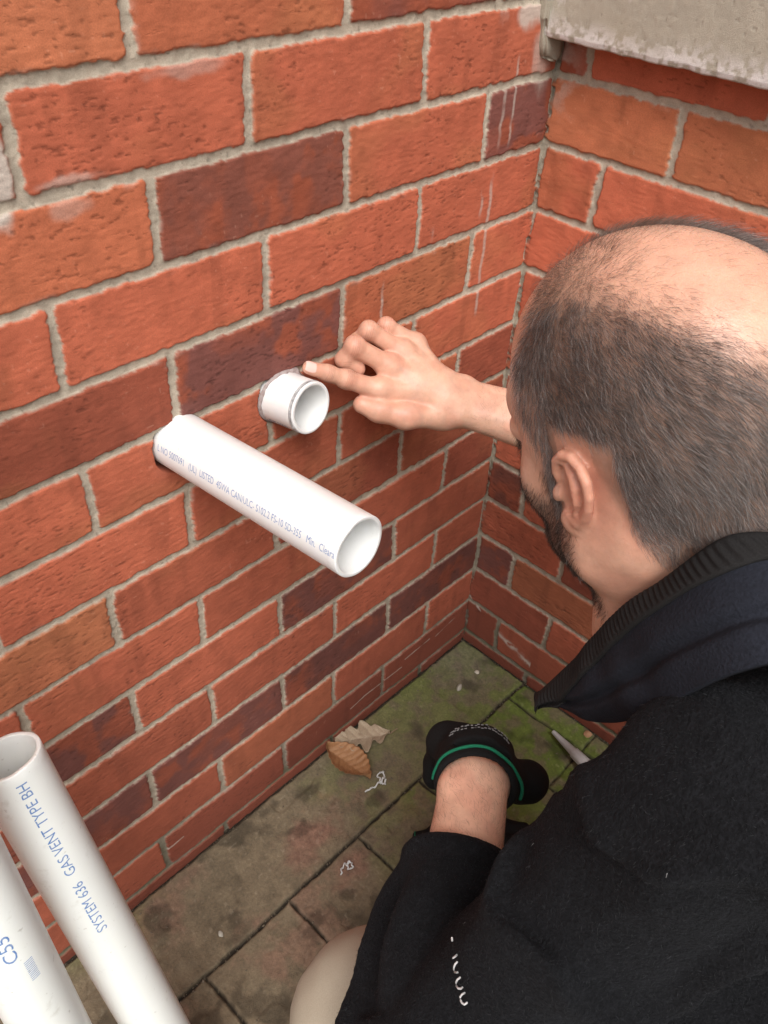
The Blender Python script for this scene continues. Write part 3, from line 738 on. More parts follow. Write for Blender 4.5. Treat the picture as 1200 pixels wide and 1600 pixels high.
def f_hand_l(p, grow=0.0):
    d = None
    for k in 'imrp':
        pts, rd = HLP[k]; m = cap(p, WL + (pts[0] - WL) * .18 - LBK * .004, pts[0], .0150, rd[0] + .001)
        d = m if d is None else smin(d, m, .022)
    fing = None
    for k in 'imrp':
        pts, rd = HLP[k]; e = chain(p, pts, rd, .006); fing = e if fing is None else smin(fing, e, .002)
    d = smin(d, fing, .010)
    pts, rd = HLP['t']; t = chain(p, pts, rd, .010); d = smin(d, smin(t, cap(p, WL, pts[0], .022, .0165), .012), .012)
    return d - grow
def f_arm_l(p):
    d = None
    for sg in (1, -1):
        e = cap(p, EL + LSD * (sg * .010 + .006), WL + LSD * sg * .0115, .029, .0195); d = e if d is None else smin(d, e, .03)
    d = smin(d, np.linalg.norm(p - (WL - LSD * .020 + LBK * .008 - LAX * .012), axis=-1) - .0090, .016)
    d = smin(d, cap(p, EL + LSD * .006, SL - V(0, 0, .01), .028, .028), .02)
    return d
def f_skin(p):
    d = boxed(p, HC - .175, HC + .175, f_head)
    d = smin(d, boxed(p, V(-.72, -.75, .50), V(-.15, -.25, .99), neck_fields), .022)
    d = smin(d, boxed(p, V(-.46, -.36, .56), V(.0, .05, .84), f_hand_r), .02)
    d = smin(d, boxed(p, V(-.36, -.58, .54), V(.0, -.20, .84), f_arm_r), .03)
    lo = np.minimum(np.minimum(WL, EL), SL) - .1; hi = np.maximum(np.maximum(WL, EL), SL) + .1
    d = smin(d, boxed(p, lo, hi, f_arm_l), .02)
    d = smin(d, boxed(p, WL - V(.13, .10, .20), WL + V(.21, .18, .12), lambda q: f_hand_l(q, .0015)), .010)
    return d

# jacket ------------------------------------------------------------------------------------------------------------
CUFL = WL + (EL - WL) * .315
def fold_noise(p, a, s, seed):
    """wrinkles running along direction a"""
    al = p @ a; q = p - al[:, None] * a
    return vn3(np.stack([q[:, 0] / s, q[:, 1] / s, q[:, 2] / s], -1) + (al / (s * 5))[:, None], seed) - .5
def f_jacket(p):
    mid = V(-.485, -.635, .70)
    d = cap(p, SL + BL * -.02, SR + BL * .03, .052, .060)
    d = smin(d, cap(p, mid, PELV, .125, .175), .05)
    d = smin(d, cap(p, SL, V(-.515, -.640, .868), .048, .060), .04)
    d = smin(d, cap(p, mid + BL * .07 + V(0, 0, -.06), HIPL + V(0, .06, .05), .110, .155), .06)
    d = smin(d, cap(p, SL, EL + (SL - EL) * .02 + LSD * .012, .052, .058), .04)
    d = smin(d, cap(p, SR, ER, .070, .060), .06)
    d = smin(d, np.linalg.norm(p - at(1010, 1660, .70), axis=-1) - .115, .05)
    n1 = vn3(p * 15, 1200) - .5; n2 = vn3(p * 38, 1201) - .5
    rg = 1 - np.abs(2 * vn3(p * V(13, 13, 9) + 1.5 * (vn3(p * 7, 1206) - .5)[:, None], 1205) - 1)
    d = d + .017 * n1 + .006 * n2 - .016 * sstep(.70, 1.0, rg)
    ua = nrm(EL - SL); d = d + .007 * fold_noise(p, nrm(ua + V(.5, .2, 0)), .028, 1202)
    fr = cap(p, ER, ER + (WR - ER) * .42, .062, .045) + .008 * (vn3(p * 30, 1210) - .5)
    d = smin(d, fr, .03)
    # left forearm sleeve, pushed up: loose, with long pleats, lying against the upper arm
    a = EL - LAX * .02; sl = cap(p, a + LSD * .012 - LBK * .003, CUFL, .073, .0475)
    sl = smin(sl, cap(p, a - LSD * .004 - LAX * .01, CUFL - LSD * .004 - LAX * .05, .050, .042), .03)
    al = (p - CUFL) @ LAX; ang = np.arctan2((p - CUFL) @ LSD, (p - CUFL) @ LBK)
    amp = sstep(-.005, -.07, al)
    sl = sl + amp * (.011 * np.sin(ang * 5 + 1.3 + 9 * (vn3(p * 9, 1203) - .5) + al * 20) + .006 * (vn3(p * 34, 1204) - .5))
    sl = sl - .004 * sstep(.012, .0, np.abs(al + .008))        # turned hem
    sl = smax(sl, al, .006)                                    # open end of the cuff
    arm = cap(p, EL, WL + LAX * .02, .043, .0365)              # hollow, so that the cuff stands off the arm
    sl = smax(sl, -np.maximum(arm, -al - .05), .004)
    d = smin(d, sl, .004)
    # cut at the neck
    nk = cap(p, NB + V(0, 0, -.06), HC + HR @ V(0, -.03, -.04), .072, .070); d = smax(d, -nk, .01)
    return d
def f_trousers(p):
    d = cap(p, HIPL, KNL, .092, .070)
    d = smin(d, cap(p, KNL + V(0, -.01, -.02), ANL, .066, .056), .03)
    d = smin(d, cap(p, HIPR, KNR, .092, .068), .04); d = smin(d, cap(p, KNR, ANR, .066, .052), .03)
    d = smin(d, ell(p, PELV + V(0, -.02, -.04), V(.175, .13, .14)), .06)
    d = d + .010 * (vn3(p * 22, 1300) - .5) + .004 * (vn3(p * 55, 1301) - .5)
    return smax(d, -(p[:, 2] - GZ - .012), .004)
def f_boot(p, an, to):
    a = an; d = cap(p, a + V(0, 0, .06), a + V(0, 0, -.03), .052, .048)
    t = a + to * .17 + V(0, 0, -.045); d = smin(d, cap(p, a + V(0, 0, -.04) - to * .03, t, .044, .040), .03)
    return smax(d, -(p[:, 2] - GZ - .004), .006)

# materials -------------------------------------------------------------------------------------------------------------
def mat_skin():
    m = NT("skin", .44, spec=.42); c, a = m.attr()
    f = m.noise(420, 4, .6); g = m.noise(70, 4, .6)
    col = m.mix(1.0, c, m.mapr(g, .3, .7, .88, 1.10), 'MULTIPLY'); col = m.mix(m.mapr(f, .55, .75, 0, .22), col, (.42, .17, .115))
    m.b.inputs["Subsurface Weight"].default_value = .22; m.b.inputs["Subsurface Scale"].default_value = 1.0
    m.b.inputs["Subsurface Radius"].default_value = (.0060, .0022, .0012)
    v = m.n("ShaderNodeTexVoronoi"); v.inputs["Scale"].default_value = 900; m.l(m.coord(), v.inputs["Vector"])
    b = m.bump(v.outputs[0], .16, .0005); b = m.bump(f, .22, .0010, b)
    return m.out(col, b, m.math('SUBTRACT', m.mapr(f, .3, .7, .34, .52), m.math('MULTIPLY', a, .13)))
def mat_fleece(name, col, scale=420, hi=2.2):
    m = NT(name, .95, spec=.12); n = m.noise(scale, 3, .6); n2 = m.noise(scale * .28, 4, .6)
    c = m.mix(m.mapr(n, .40, .70, 0, 1), col, tuple(x * hi for x in col)); c = m.mix(m.mapr(n2, .35, .7, 0, .6), c, tuple(x * .6 for x in col))
    m.b.inputs["Sheen Weight"].default_value = .035; m.b.inputs["Sheen Roughness"].default_value = .5; m.b.inputs["Sheen Tint"].default_value = (.5, .52, .6, 1)
    return m.out(c, m.bump(n2, .6, .004, m.bump(n, .9, .003)))
def mat_cloth(name, col, scale=900, rough=.85, var=.25, b=.4):
    m = NT(name, rough, spec=.2); n = m.noise(scale, 3); g = m.noise(9, 4)
    c = m.mix(m.mapr(n, .3, .7, 0, 1), tuple(x * (1 - var) for x in col), tuple(x * (1 + var) for x in col)); c = m.mix(m.mapr(g, .4, .7, 0, .35), c, tuple(x * .8 for x in col))
    return m.out(c, m.bump(n, b, .001))
def mat_hair(name, cols):
    m = NT(name, .42, spec=.35); hi = m.n("ShaderNodeHairInfo"); r = m.n("ShaderNodeValToRGB")
    e = r.color_ramp.elements
    for i, (p, c) in enumerate(cols):
        x = e[i] if i < 2 else e.new(p); x.position = p; x.color = (*c, 1)
    m.l(hi.outputs["Random"], r.inputs[0]); return m.out(r.outputs[0])

def skin_albedo(v):
    q = (v - HC) @ HR; x = np.abs(q[:, 0]); y = q[:, 1]; z = q[:, 2]
    base = V(.665, .395, .28); c = np.tile(base, (len(v), 1))
    n = vn3(v * 45, 1400); n2 = vn3(v * 130, 1401)
    c = c * (.93 + .14 * n)[:, None]
    head = np.linalg.norm(q, axis=1) < .19
    red = np.zeros(len(v))
    ear = np.exp(-(((x - .080) / .016) ** 2 + ((y + .010) / .030) ** 2 + (z / .040) ** 2)); red = np.maximum(red, ear * .8 * head)
    neckred = sstep(-.03, -.07, z) * sstep(.03, -.02, y) * head * .45; red = np.maximum(red, neckred)
    behind = np.exp(-(((x - .068) / .02) ** 2 + ((y + .040) / .018) ** 2 + ((z + .012) / .035) ** 2)); red = np.maximum(red, behind * .7 * head)
    red = np.maximum(red, .35 * head * sstep(.05, .09, z) * n)
    c = c * (1 - red[:, None]) + red[:, None] * V(.52, .20, .135)
    hm = hair_mask(x, y, z, q[:, 0]) * head; st = hm * (.36 + .16 * n2)
    c = c * (1 - st[:, None]) + st[:, None] * V(.17, .115, .09)
    bm = beard_mask(x, y, z) * head * .68; c = c * (1 - bm[:, None]) + bm[:, None] * V(.12, .085, .07)
    # hands and arms: pinker knuckles
    for k in 'imrpt':
        pts, rd = HRP[k]
        for j, w in ((0, .45), (1, .70), (2, .25), (3, .55)):
            g = np.exp(-(np.linalg.norm(v - pts[j], axis=1) / (rd[j] * 1.35)) ** 2) * w; c = c * (1 - g[:, None]) + g[:, None] * V(.60, .255, .18)
    for k in 'imrp':
        pts, rd = HRP[k]
        for j in (1, 2):
            ax = nrm(pts[j + 1] - pts[j - 1]); a = (v - pts[j]) @ ax; nr_ = np.linalg.norm(v - pts[j], axis=1) < rd[j] * 1.35
            for o in (-.0028, -.0006, .0016, .0038):
                g = np.exp(-((a - o + .0008 * (vn3(v * 300, 1410) - .5)) / .00055) ** 2) * nr_ * .50; c = c * (1 - g[:, None]) + g[:, None] * V(.36, .15, .105)
    wv = np.linalg.norm(v - (WR + HRP['m'][0][0]) / 2, axis=1)
    vein = np.exp(-((vn3(v * V(26, 26, 26), 1411) - .5) / .035) ** 2) * sstep(.08, .05, wv) * .16; c = c * (1 - vein[:, None]) + vein[:, None] * V(.42, .30, .26)
    blot = sstep(.52, .75, vn3(v * 60, 1412)) * (~head) * .32; c = c * (1 - blot[:, None]) + blot[:, None] * V(.56, .24, .165)
    fold = np.exp(-((vn3(q * V(25, 25, 120) + 3, 1413) - .5) / .05) ** 2) * head * sstep(-.03, -.06, z) * sstep(.02, -.02, y) * .18; c = c * (1 - fold[:, None]) + fold[:, None] * V(.40, .16, .11)
    shine = head * (1 - hair_mask(x, y, z, q[:, 0])) * sstep(.06, .095, z)
    return np.concatenate([np.clip(c, 0, 1), shine[:, None]], 1)

def hair_mask(x, y, z, sx=None):
    if sx is not None: x = np.abs(sx - .005) + .001
    e = (np.abs(x / .0425) ** 3 + np.where(y < -.03, np.abs((y + .03) / .074) ** 3, 0)) ** (1 / 3)
    top = np.where(z > .035, sstep(.82, 1.18, e), 1.0)
    front = sstep(.056, .042, y + .68 * np.maximum(0, z - .068))
    zl = np.where(y < -.020, np.maximum(.018 + (y + .020) * 2.5, -.090), np.where(y < .010, .034, -.028))
    zl = np.where(y > .030, .01 + (y - .03) * 1.2, zl)
    low = sstep(-.008, .010, z - zl)
    thin = 1 - .55 * sstep(.012, .030, y) * sstep(.075, .045, z)
    thin = thin * (1 - .45 * sstep(-.02, -.07, z) * sstep(-.03, -.06, y))
    return np.clip(top * front * low * thin, 0, 1)
def beard_mask(x, y, z):
    a = sstep(-.022, -.040, z + .0 - .25 * np.maximum(y - .03, 0)) * sstep(.002, .016, y) * sstep(-.128, -.112, z)
    side = sstep(.012, .022, y) * sstep(.045, .034, y) * sstep(-.06, -.03, z) * sstep(.0, -.012, z) * (x > .045)
    mouth = 1 - np.exp(-((x / .024) ** 2 + ((z + .070) / .007) ** 2)) * (y > .08)
    lo = sstep(.0, .02, z + .125 + .0 * y)
    return np.clip(np.maximum(a, side) * mouth * lo, 0, 1)

def curves_object(name, pts, rad, mat, parent):
    """pts (n,k,3)"""
    n, k, _ = pts.shape; cu = bpy.data.hair_curves.new(name); cu.add_curves([k] * n)
    cu.attributes['position'].data.foreach_set('vector', np.ascontiguousarray(pts, np.float32).ravel()) if 'position' in cu.attributes else cu.position_data.foreach_set('vector', np.ascontiguousarray(pts, np.float32).ravel())
    ra = cu.attributes.get('radius') or cu.attributes.new('radius', 'FLOAT', 'POINT')
    ra.data.foreach_set('value', np.ascontiguousarray(rad, np.float32).ravel())
    return link(name, cu, mat, parent, smooth=False)
def sample_tris(v, q, w, n, r):
    """random points on quads weighted by mean vertex weight w"""
    t = np.concatenate([q[:, [0, 1, 2]], q[:, [0, 2, 3]]]); ar = np.linalg.norm(np.cross(v[t[:, 1]] - v[t[:, 0]], v[t[:, 2]] - v[t[:, 0]]), axis=1) * w[t].mean(1)
    i = r.choice(len(t), n, p=ar / ar.sum()); a = r.random((n, 2)); m = a.sum(1) > 1; a[m] = 1 - a[m]
    b = np.stack([1 - a.sum(1), a[:, 0], a[:, 1]], 1)
    return t[i], b
def grow(v, nr, q, w, n, r, flow, length, lift, rad, jit=.25, swirl=.5, k=5, droop=0.0):
    t, b = sample_tris(v, q, w, n, r); p = (v[t] * b[..., None]).sum(1); N = (nr[t] * b[..., None]).sum(1); N /= np.linalg.norm(N, axis=1)[:, None]
    g = flow(p); cl = np.stack([vn3(p * 95, 1500 + i) for i in range(3)], -1) - .5; cl2 = np.stack([vn3(p * 28, 1510 + i) for i in range(3)], -1) - .5
    g = g + swirl * (cl * 1.2 + cl2 * 1.0) + jit * r.normal(size=p.shape) * .6
    g = g - (g * N).sum(1)[:, None] * N; g /= np.linalg.norm(g, axis=1)[:, None] + 1e-9
    L = length(p) * (.65 + .6 * r.random(n)); lf = lift(p) * (.6 + .8 * r.random(n))
    s = np.linspace(0, 1, k); P = []
    for u in s:
        d = g * u + N * (lf * (u - .42 * u * u))[:, None]
        P.append(p - N * .0006 + d * L[:, None])
    P = np.stack(P, 1); R = np.broadcast_to(rad * (1 - .72 * s ** 1.5), (n, k))
    return P, R

def build_person():
    print('pose', 'SL', SL, 'EL', EL, 'WL', WL, 'KNL', KNL, 'upper arm', np.linalg.norm(SL - EL), 'fore', np.linalg.norm(EL - WL), 'R', np.linalg.norm(SR - ER), np.linalg.norm(ER - WR))
    lo = V(-.80, -.78, .36); hi = V(.02, .03, 1.08)
    v, q = mesh_sdf(f_skin, lo, hi, .0012 if 'F' not in SKIP else .0025)
    v = relax(v, q, 2, .4)
    body = link('person', mesh_np('person', v, q, skin_albedo(v)), mat_skin())
    tag(body, 'balding bearded man in a black fleece crouching and pointing at the pipe stub', 'person')
    nr = vnormals(v, q)
    r = np.random.default_rng(21)
    loc = lambda p: (p - HC) @ HR
    L = loc(v); x = np.abs(L[:, 0]); y = L[:, 1]; z = L[:, 2]; head = (np.linalg.norm(L, axis=1) < .19).astype(float)
    earz = ((x > .0715) & (y > -.036) & (y < .016) & (z < .040) & (z > -.045)).astype(float)
    # hair: dark brown going grey, thin at the edges
    def flow(p):
        l = loc(p); f = np.zeros_like(l); back = sstep(-.05, .06, l[:, 2]); f[:, 1] = -.35 - .75 * back; f[:, 2] = -1.0 + .55 * back - .3 * back * sstep(.0, -.09, l[:, 1])
        f[:, 2] = f[:, 2] - .2; f[:, 0] = .15 * np.sign(l[:, 0]) * 0
        sb = sstep(.0, .02, l[:, 1]) * sstep(.03, .0, l[:, 2]); f[:, 1] = f[:, 1] * (1 - sb) + .05 * sb
        return f @ HR.T
    def length(p):
        l = loc(p); return .0048 + .0052 * sstep(-.07, .03, l[:, 2]) + .0022 * sstep(.03, .08, l[:, 2])
    lift = lambda p: np.full(len(p), .85)
    w = hair_mask(x, y, z, L[:, 0]) ** 1.3 * head * (1 - earz) * (.85 + .3 * sstep(.25, .75, vn3(v * 55, 1420))) + 1e-9
    P, R = grow(v, nr, q, w, 72000 if 'F' not in SKIP else 12000, r, flow, length, lift, .000052 if 'F' not in SKIP else .00014, .45, .8)
    dark = [(0.0, (.045, .036, .033)), (.45, (.10, .082, .074)), (.75, (.18, .15, .139)), (.92, (.31, .272, .256)), (1.0, (.52, .48, .46))]
    curves_object('hair', P, R, mat_hair("hair_brown_grey", dark), body)
    # fine fuzz over the bald crown
    wf = head * (1 - hair_mask(x, y, z, L[:, 0])) * sstep(.06, .085, z) * sstep(.050, .030, y) * (.02 + sstep(-.04, .01, y) * (.25 + 1.3 * sstep(.0, .030, x)) + .5 * sstep(.026, .040, x)) + 1e-9
    P, R = grow(v, nr, q, wf, 5200, r, flow, lambda p: np.full(len(p), .0085), lambda p: np.full(len(p), .9), .00005, .5, .8)
    curves_object('crown_fuzz', P, R, mat_hair("hair_fine", [(0, (.035, .025, .02)), (1, (.22, .17, .14))]), body)
    wb = beard_mask(x, y, z) * head + 1e-9
    def bflow(p):
        l = loc(p); f = np.zeros_like(l); f[:, 1] = .35; f[:, 2] = -1; return f @ HR.T
    P, R = grow(v, nr, q, wb, 16000 if 'F' not in SKIP else 4000, r, bflow, lambda p: np.full(len(p), .0062), lambda p: np.full(len(p), .7), .00006, .4, .6)
    curves_object('beard', P, R, mat_hair("beard_dark_grey", [(0, (.007, .005, .005)), (.72, (.020, .014, .012)), (.90, (.08, .06, .05)), (1.0, (.40, .37, .34))]), body)
    # arm hair
    da = np.linalg.norm(v - WL, axis=1); wa = ((da < .16) & (((v - WL) @ LAX) < .005)) * sstep(-.5, .4, nr @ LBK) + ((np.linalg.norm(v - WR, axis=1) < .2) & ((v - WR) @ nrm(ER - WR) > .03)) * .6 + 1e-9
    P, R = grow(v, nr, q, wa * 1.0, 2600, r, lambda p: np.tile(LAX * .6 + LSD * -.5, (len(p), 1)), lambda p: np.full(len(p), .008), lambda p: np.full(len(p), .35), .00006, .5, .6)
    curves_object('arm_hair', P, R, mat_hair("arm_hair", [(0, (.03, .02, .015)), (1, (.16, .10, .07))]), body)
    # nail of the pointing finger and of the thumb
    nm = NT("nail", .22, (.80, .55, .48)).m
    for k, ln, wd in (('i', .0068, .0054),):
        pts, rd = HRP[k]; ax = nrm(pts[3] - pts[2]); up = nrm((CAM - pts[3]) - ((CAM - pts[3]) @ ax) * ax); up = nrm(up + V(0, 0, .35)); up = nrm(up - (up @ ax) * ax); sd = np.cross(ax, up)
        a, b = np.meshgrid(np.linspace(-1, 1, 11), np.linspace(-1, 1, 11), indexing='ij')
        th = b * .85 * (1 - .25 * np.maximum(0, -a) ** 2 - .18 * np.maximum(0, a) ** 3); rr = rd[3] * 1.03 - .0008 * np.maximum(0, a) ** 2
        nv = pts[3] - ax * .001 + ax * (a * ln + .0022)[..., None] + (up * np.cos(th)[..., None] + sd * np.sin(th)[..., None]) * rr[..., None]
        link('fingernail', mesh_np('fingernail', nv.reshape(-1, 3), grid_quads(11, 11)), nm, body)
    # jacket
    hj = .0042 if 'F' not in SKIP else .007
    jv, jq = mesh_sdf(f_jacket, V(-.90, -1.10, .20), V(.0, -.12, 1.0), hj, B=8, slack=1.8)
    jv = relax(jv, jq, 2, .4)
    jm = mat_fleece("black_fleece", (.0055, .0057, .0066))
    jk = link('fleece_jacket', mesh_np('fleece_jacket', jv, jq), jm, body)
    build_collar(jk)
    # fleece pile: short fibres that catch the light, and stray lint
    jn = vnormals(jv, jq); wj = (sstep(-.3, .3, jn @ nrm(CAM - V(-.55, -.6, .7)))) * (jv[:, 2] > .3) + 1e-9
    P, R = grow(jv, jn, jq, wj, 60000 if 'F' not in SKIP else 5000, r, lambda p: np.tile(V(-.2, .1, -1), (len(p), 1)), lambda p: np.full(len(p), .0026), lambda p: np.full(len(p), .9), .00011, 1.0, 2.0, 3)
    curves_object('fleece_pile', P, R, mat_hair("pile", [(0, (.003, .003, .0035)), (.80, (.008, .0085, .010)), (1.0, (.034, .036, .042))]), jk)
    P, R = grow(jv, jn, jq, wj, 90, r, lambda p: r.normal(size=p.shape), lambda p: np.full(len(p), .004), lambda p: np.full(len(p), .4), .00012, 1.0, 2.0, 3)
    curves_object('lint', P, R, NT("lint", .9, (.40, .40, .40)).m, jk)
    build_logo(jk, jv, jn)
    # trousers and boots
    tv, tq = mesh_sdf(f_trousers, V(-.90, -1.15, -.05), V(-.15, -.30, .62), .006, B=8, slack=1.8); tv = relax(tv, tq, 2, .4)
    link('trousers', mesh_np('trousers', tv, tq), mat_cloth("khaki_cotton", (.40, .345, .265), 1100, .85, .10, .25), body)
    for an, to in ((ANL, nrm(V(-.12, 1, 0))), (ANR, nrm(V(.1, -1, 0)))):
        bv, bq = mesh_sdf(lambda p: f_boot(p, an, to), an - .30, an + .30, .006, B=8)
        link('boot', mesh_np('boot', bv, bq), mat_cloth("boot_leather", (.06, .042, .03), 200, .6), body)
    # glove
    lo = WL - V(.12, .14, .20); hi = WL + V(.21, .18, .12)
    def f_glove(p):
        d = f_hand_l(p, .0040); al = (p - WL) @ GAX
        cuff = cap(p, WL - GAX * .012, WL + GAX * .03, .0395, .036); d = smin(d, cuff, .012)
        d = d + .0022 * (vn3(p * 70, 1601) - .5) + .003 * (vn3(p * 28, 1602) - .5)
        perp = np.linalg.norm(p - WL - al[:, None] * GAX, axis=-1); d = smax(d, -(al + GCUT) - 3 * np.maximum(0, perp - .046), .004)
        arm = cap(p, EL, WL + LAX * .015, .040, .0325); d = smax(d, -np.maximum(arm, al - .02), .003)
        return d
    gv, gq = mesh_sdf(f_glove, lo, hi, .0020, B=8, slack=1.8); gv = relax(gv, gq, 1, .4)
    gl = link('work_glove', mesh_np('work_glove', gv, gq), mat_cloth("black_knit", (.0085, .0085, .0088), 1400, .9, .4, .8), body)
    build_cuff_trim(gl, gv)
GAX = nrm(nrm(KL - WL) * .75 + LAX * .45); GCUT = .006

def tube_mesh(name, pts, r, seg=8, closed=False):
    pts = np.asarray(pts, float); n = len(pts); T = np.gradient(pts, axis=0); T /= np.linalg.norm(T, axis=1)[:, None] + 1e-12
    N = np.cross(T, V(.31, .52, .79)); N /= np.linalg.norm(N, axis=1)[:, None]; Bn = np.cross(T, N)
    th = np.linspace(0, 2 * math.pi, seg, endpoint=False); rr = np.broadcast_to(r, (n,))
    v = pts[:, None] + rr[:, None, None] * (np.cos(th)[None, :, None] * N[:, None] + np.sin(th)[None, :, None] * Bn[:, None])
    idx = np.arange(n * seg).reshape(n, seg); j = np.roll(idx, -1, 1)
    q = np.stack([idx[:-1], j[:-1], j[1:], idx[1:]], -1).reshape(-1, 4)
    return mesh_np(name, v.reshape(-1, 3), q)
def build_cuff_trim(gl, gv):
    # green overlocked edge and pale stitching, laid over the glove's own surface
    al = (gv - WL) @ GAX; side = nrm(np.cross(GAX, LSD)); side = side if side @ (CAM - WL) > 0 else -side; s2 = LSD - (LSD @ GAX) * GAX; s2 = nrm(s2)
    def ring(h, a0, a1, n, off):
        out = []
        for a in np.linspace(a0, a1, n):
            d = s2 * math.sin(a) + side * math.cos(a); m = np.abs(al - h) < .0030
            c = gv[m] - WL; t = c @ d; w = np.linalg.norm(c - np.outer(c @ GAX, GAX) - np.outer(t, d), axis=1); k = (w < .004) & (t > 0)
            out.append(WL + GAX * h + d * ((t[k].max() if k.any() else .036) + off))
        o = np.array(out)
        for _ in range(3): o[1:-1] = (o[:-2] + o[1:-1] * 2 + o[2:]) / 4
        return o
    g = ring(.004, -1.75, 1.9, 70, .0004)
    link('cuff_trim', tube_mesh('cuff_trim', g, .0017), mat_cloth("green_thread", (.012, .16, .085), 1500, .8, .35, .9), gl)
    for h in (.036, .041):
        g = ring(h, -.95, .95, 60, .0003); seg = []
        bm = bmesh.new()
        for i in range(0, 58, 3):
            me = tube_mesh('s', g[i:i + 3] + rng.normal(size=3) * .0006, .00055, 6); bm.from_mesh(me); bpy.data.meshes.remove(me)
        me = bpy.data.meshes.new('stitching'); bm.to_mesh(me); bm.free(); link('stitching', me, NT("grey_thread", .8, (.20, .20, .20)).m, gl)

def build_collar(jk):
    T = [HC + HR @ V(0, -.112, -.052), at(1140, 845, .468), at(1050, 905, .500), at(960, 975, .558), at(900, 1035, .612), at(838, 1093, .664)]
    Bt = [HC + HR @ V(0, -.150, -.130), at(1190, 1040, .440), at(1095, 1068, .466), at(1020, 1112, .515), at(958, 1128, .580), at(846, 1097, .667)]
    print('collar back', [FPX * (CR[0] @ (T[0] - CAM)) / (CR[2] @ (T[0] - CAM)) + 600, FPX * (CR[1] @ (T[0] - CAM)) / (CR[2] @ (T[0] - CAM)) + 800])
    def spl(pts, n):
        pts = np.array(pts); s = np.r_[0, np.cumsum(np.linalg.norm(np.diff(pts, axis=0), axis=1))]; u = np.linspace(0, s[-1], n); P = np.empty((n, 3))
        m = np.gradient(pts, s, axis=0)
        for i, x in enumerate(u):
            k = min(np.searchsorted(s, x, 'right') - 1, len(s) - 2); h = s[k + 1] - s[k]; t = (x - s[k]) / h
            P[i] = (2*t**3-3*t**2+1)*pts[k] + (t**3-2*t**2+t)*h*m[k] + (-2*t**3+3*t**2)*pts[k+1] + (t**3-t**2)*h*m[k+1]
        return P
    o = T[0].copy()
    mir = lambda p: p - 2 * np.outer((np.atleast_2d(p) - o) @ BL, BL) if np.ndim(p) == 2 else p - 2 * ((p - o) @ BL) * BL
    T_all = [mir(p) for p in T[3:0:-1]] + T; B_all = [mir(p) for p in Bt[3:0:-1]] + Bt
    n = 900; k = 70; A = spl(T_all, n); Bq = spl(B_all, n)
    axisp = NB + (HC - NB) * .35
    W_ = Bq - A; t = np.linspace(0, 1, k)
    P = A[:, None] + t[None, :, None] * W_[:, None]
    ds = np.gradient(P, axis=0); dt = np.gradient(P, axis=1); N = np.cross(ds, dt); N /= np.linalg.norm(N, axis=2)[..., None] + 1e-12
    kk = int(n * .72); N = N * (1 if (N[kk, 20] * (CAM - P[kk, 20])).sum() > 0 else -1)
    arc = np.r_[0, np.cumsum(np.linalg.norm(np.diff(A, axis=0), axis=1))]
    bulge = (.007 * np.sin(t * math.pi) - .006 * np.exp(-((t - .62) / .07) ** 2))[None, :] * np.ones((n, 1))
    wid = np.linalg.norm(W_, axis=1); dist = t[None] * wid[:, None]
    soft = .006 * (vn3(P.reshape(-1, 3) * 34, 1700).reshape(n, k) - .5) + .012 * (vn3(P.reshape(-1, 3) * 14, 1701).reshape(n, k) - .5)
    P = P + N * (bulge + soft)[..., None]
    RW = .0165
    def shell(m, outer, inner, name, mat, parent):
        v = np.concatenate([outer.reshape(-1, 3), inner.reshape(-1, 3)]); a, b = outer.shape[:2]; q0 = grid_quads(a, b); i = np.arange(a * b).reshape(a, b); o2 = a * b
        loop = np.concatenate([i[:, 0], i[-1, 1:], i[-2::-1, -1], i[0, -2:0:-1]]); l2 = np.roll(loop, -1)
        q = np.concatenate([q0, q0[:, ::-1] + o2, np.stack([loop, l2, l2 + o2, loop + o2][::-1], -1)])
        return link(name, mesh_np(name, v, q), mat, parent)
    sh = mat_cloth("navy_softshell", (.013, .0145, .021), 520, .95, .28, .8)
    shell(None, P, P - N * .004, 'collar', sh, jk)
    # ribbed band sewn along the collar's upper edge
    kr = 26; t2 = np.linspace(0, 1, kr); frac = np.minimum(RW / np.maximum(wid, .004), .85)
    tt = t2[None] * frac[:, None]; ti = tt * (k - 1); i0 = np.clip(np.floor(ti).astype(int), 0, k - 2); ff = (ti - i0)[..., None]; ii = np.arange(n)[:, None]
    Pr = P[ii, i0] * (1 - ff) + P[ii, i0 + 1] * ff; Nr = N[ii, i0] * (1 - ff) + N[ii, i0 + 1] * ff
    rib = .00065 * np.sin(arc * 2 * math.pi / .0049 + 1.5 * np.sin(arc * 60))[:, None] * np.sin(np.clip(t2 * 1.15, 0, 1) * math.pi)[None] ** .5
    rounded = .0032 * np.sqrt(np.clip(1 - (2 * t2 - 1) ** 4, 0, 1))[None]
    out = Pr + Nr * (rounded + rib + .0006)[..., None]
    up = -(W_ / (wid[:, None] + 1e-9)); out = out + up[:, None] * (.003 * (1 - t2) ** 2)[None, :, None]
    inn = Pr - Nr * (.0075 * np.sqrt(np.clip(1 - (2 * t2 - 1) ** 4, 0, 1)) + .0005)[None, :, None] + up[:, None] * (.003 * (1 - t2) ** 2)[None, :, None]
    shell(None, out, inn, 'collar_ribbing', mat_cloth("ribbed_knit", (.015, .014, .014), 1200, .9, .35, .6), jk)
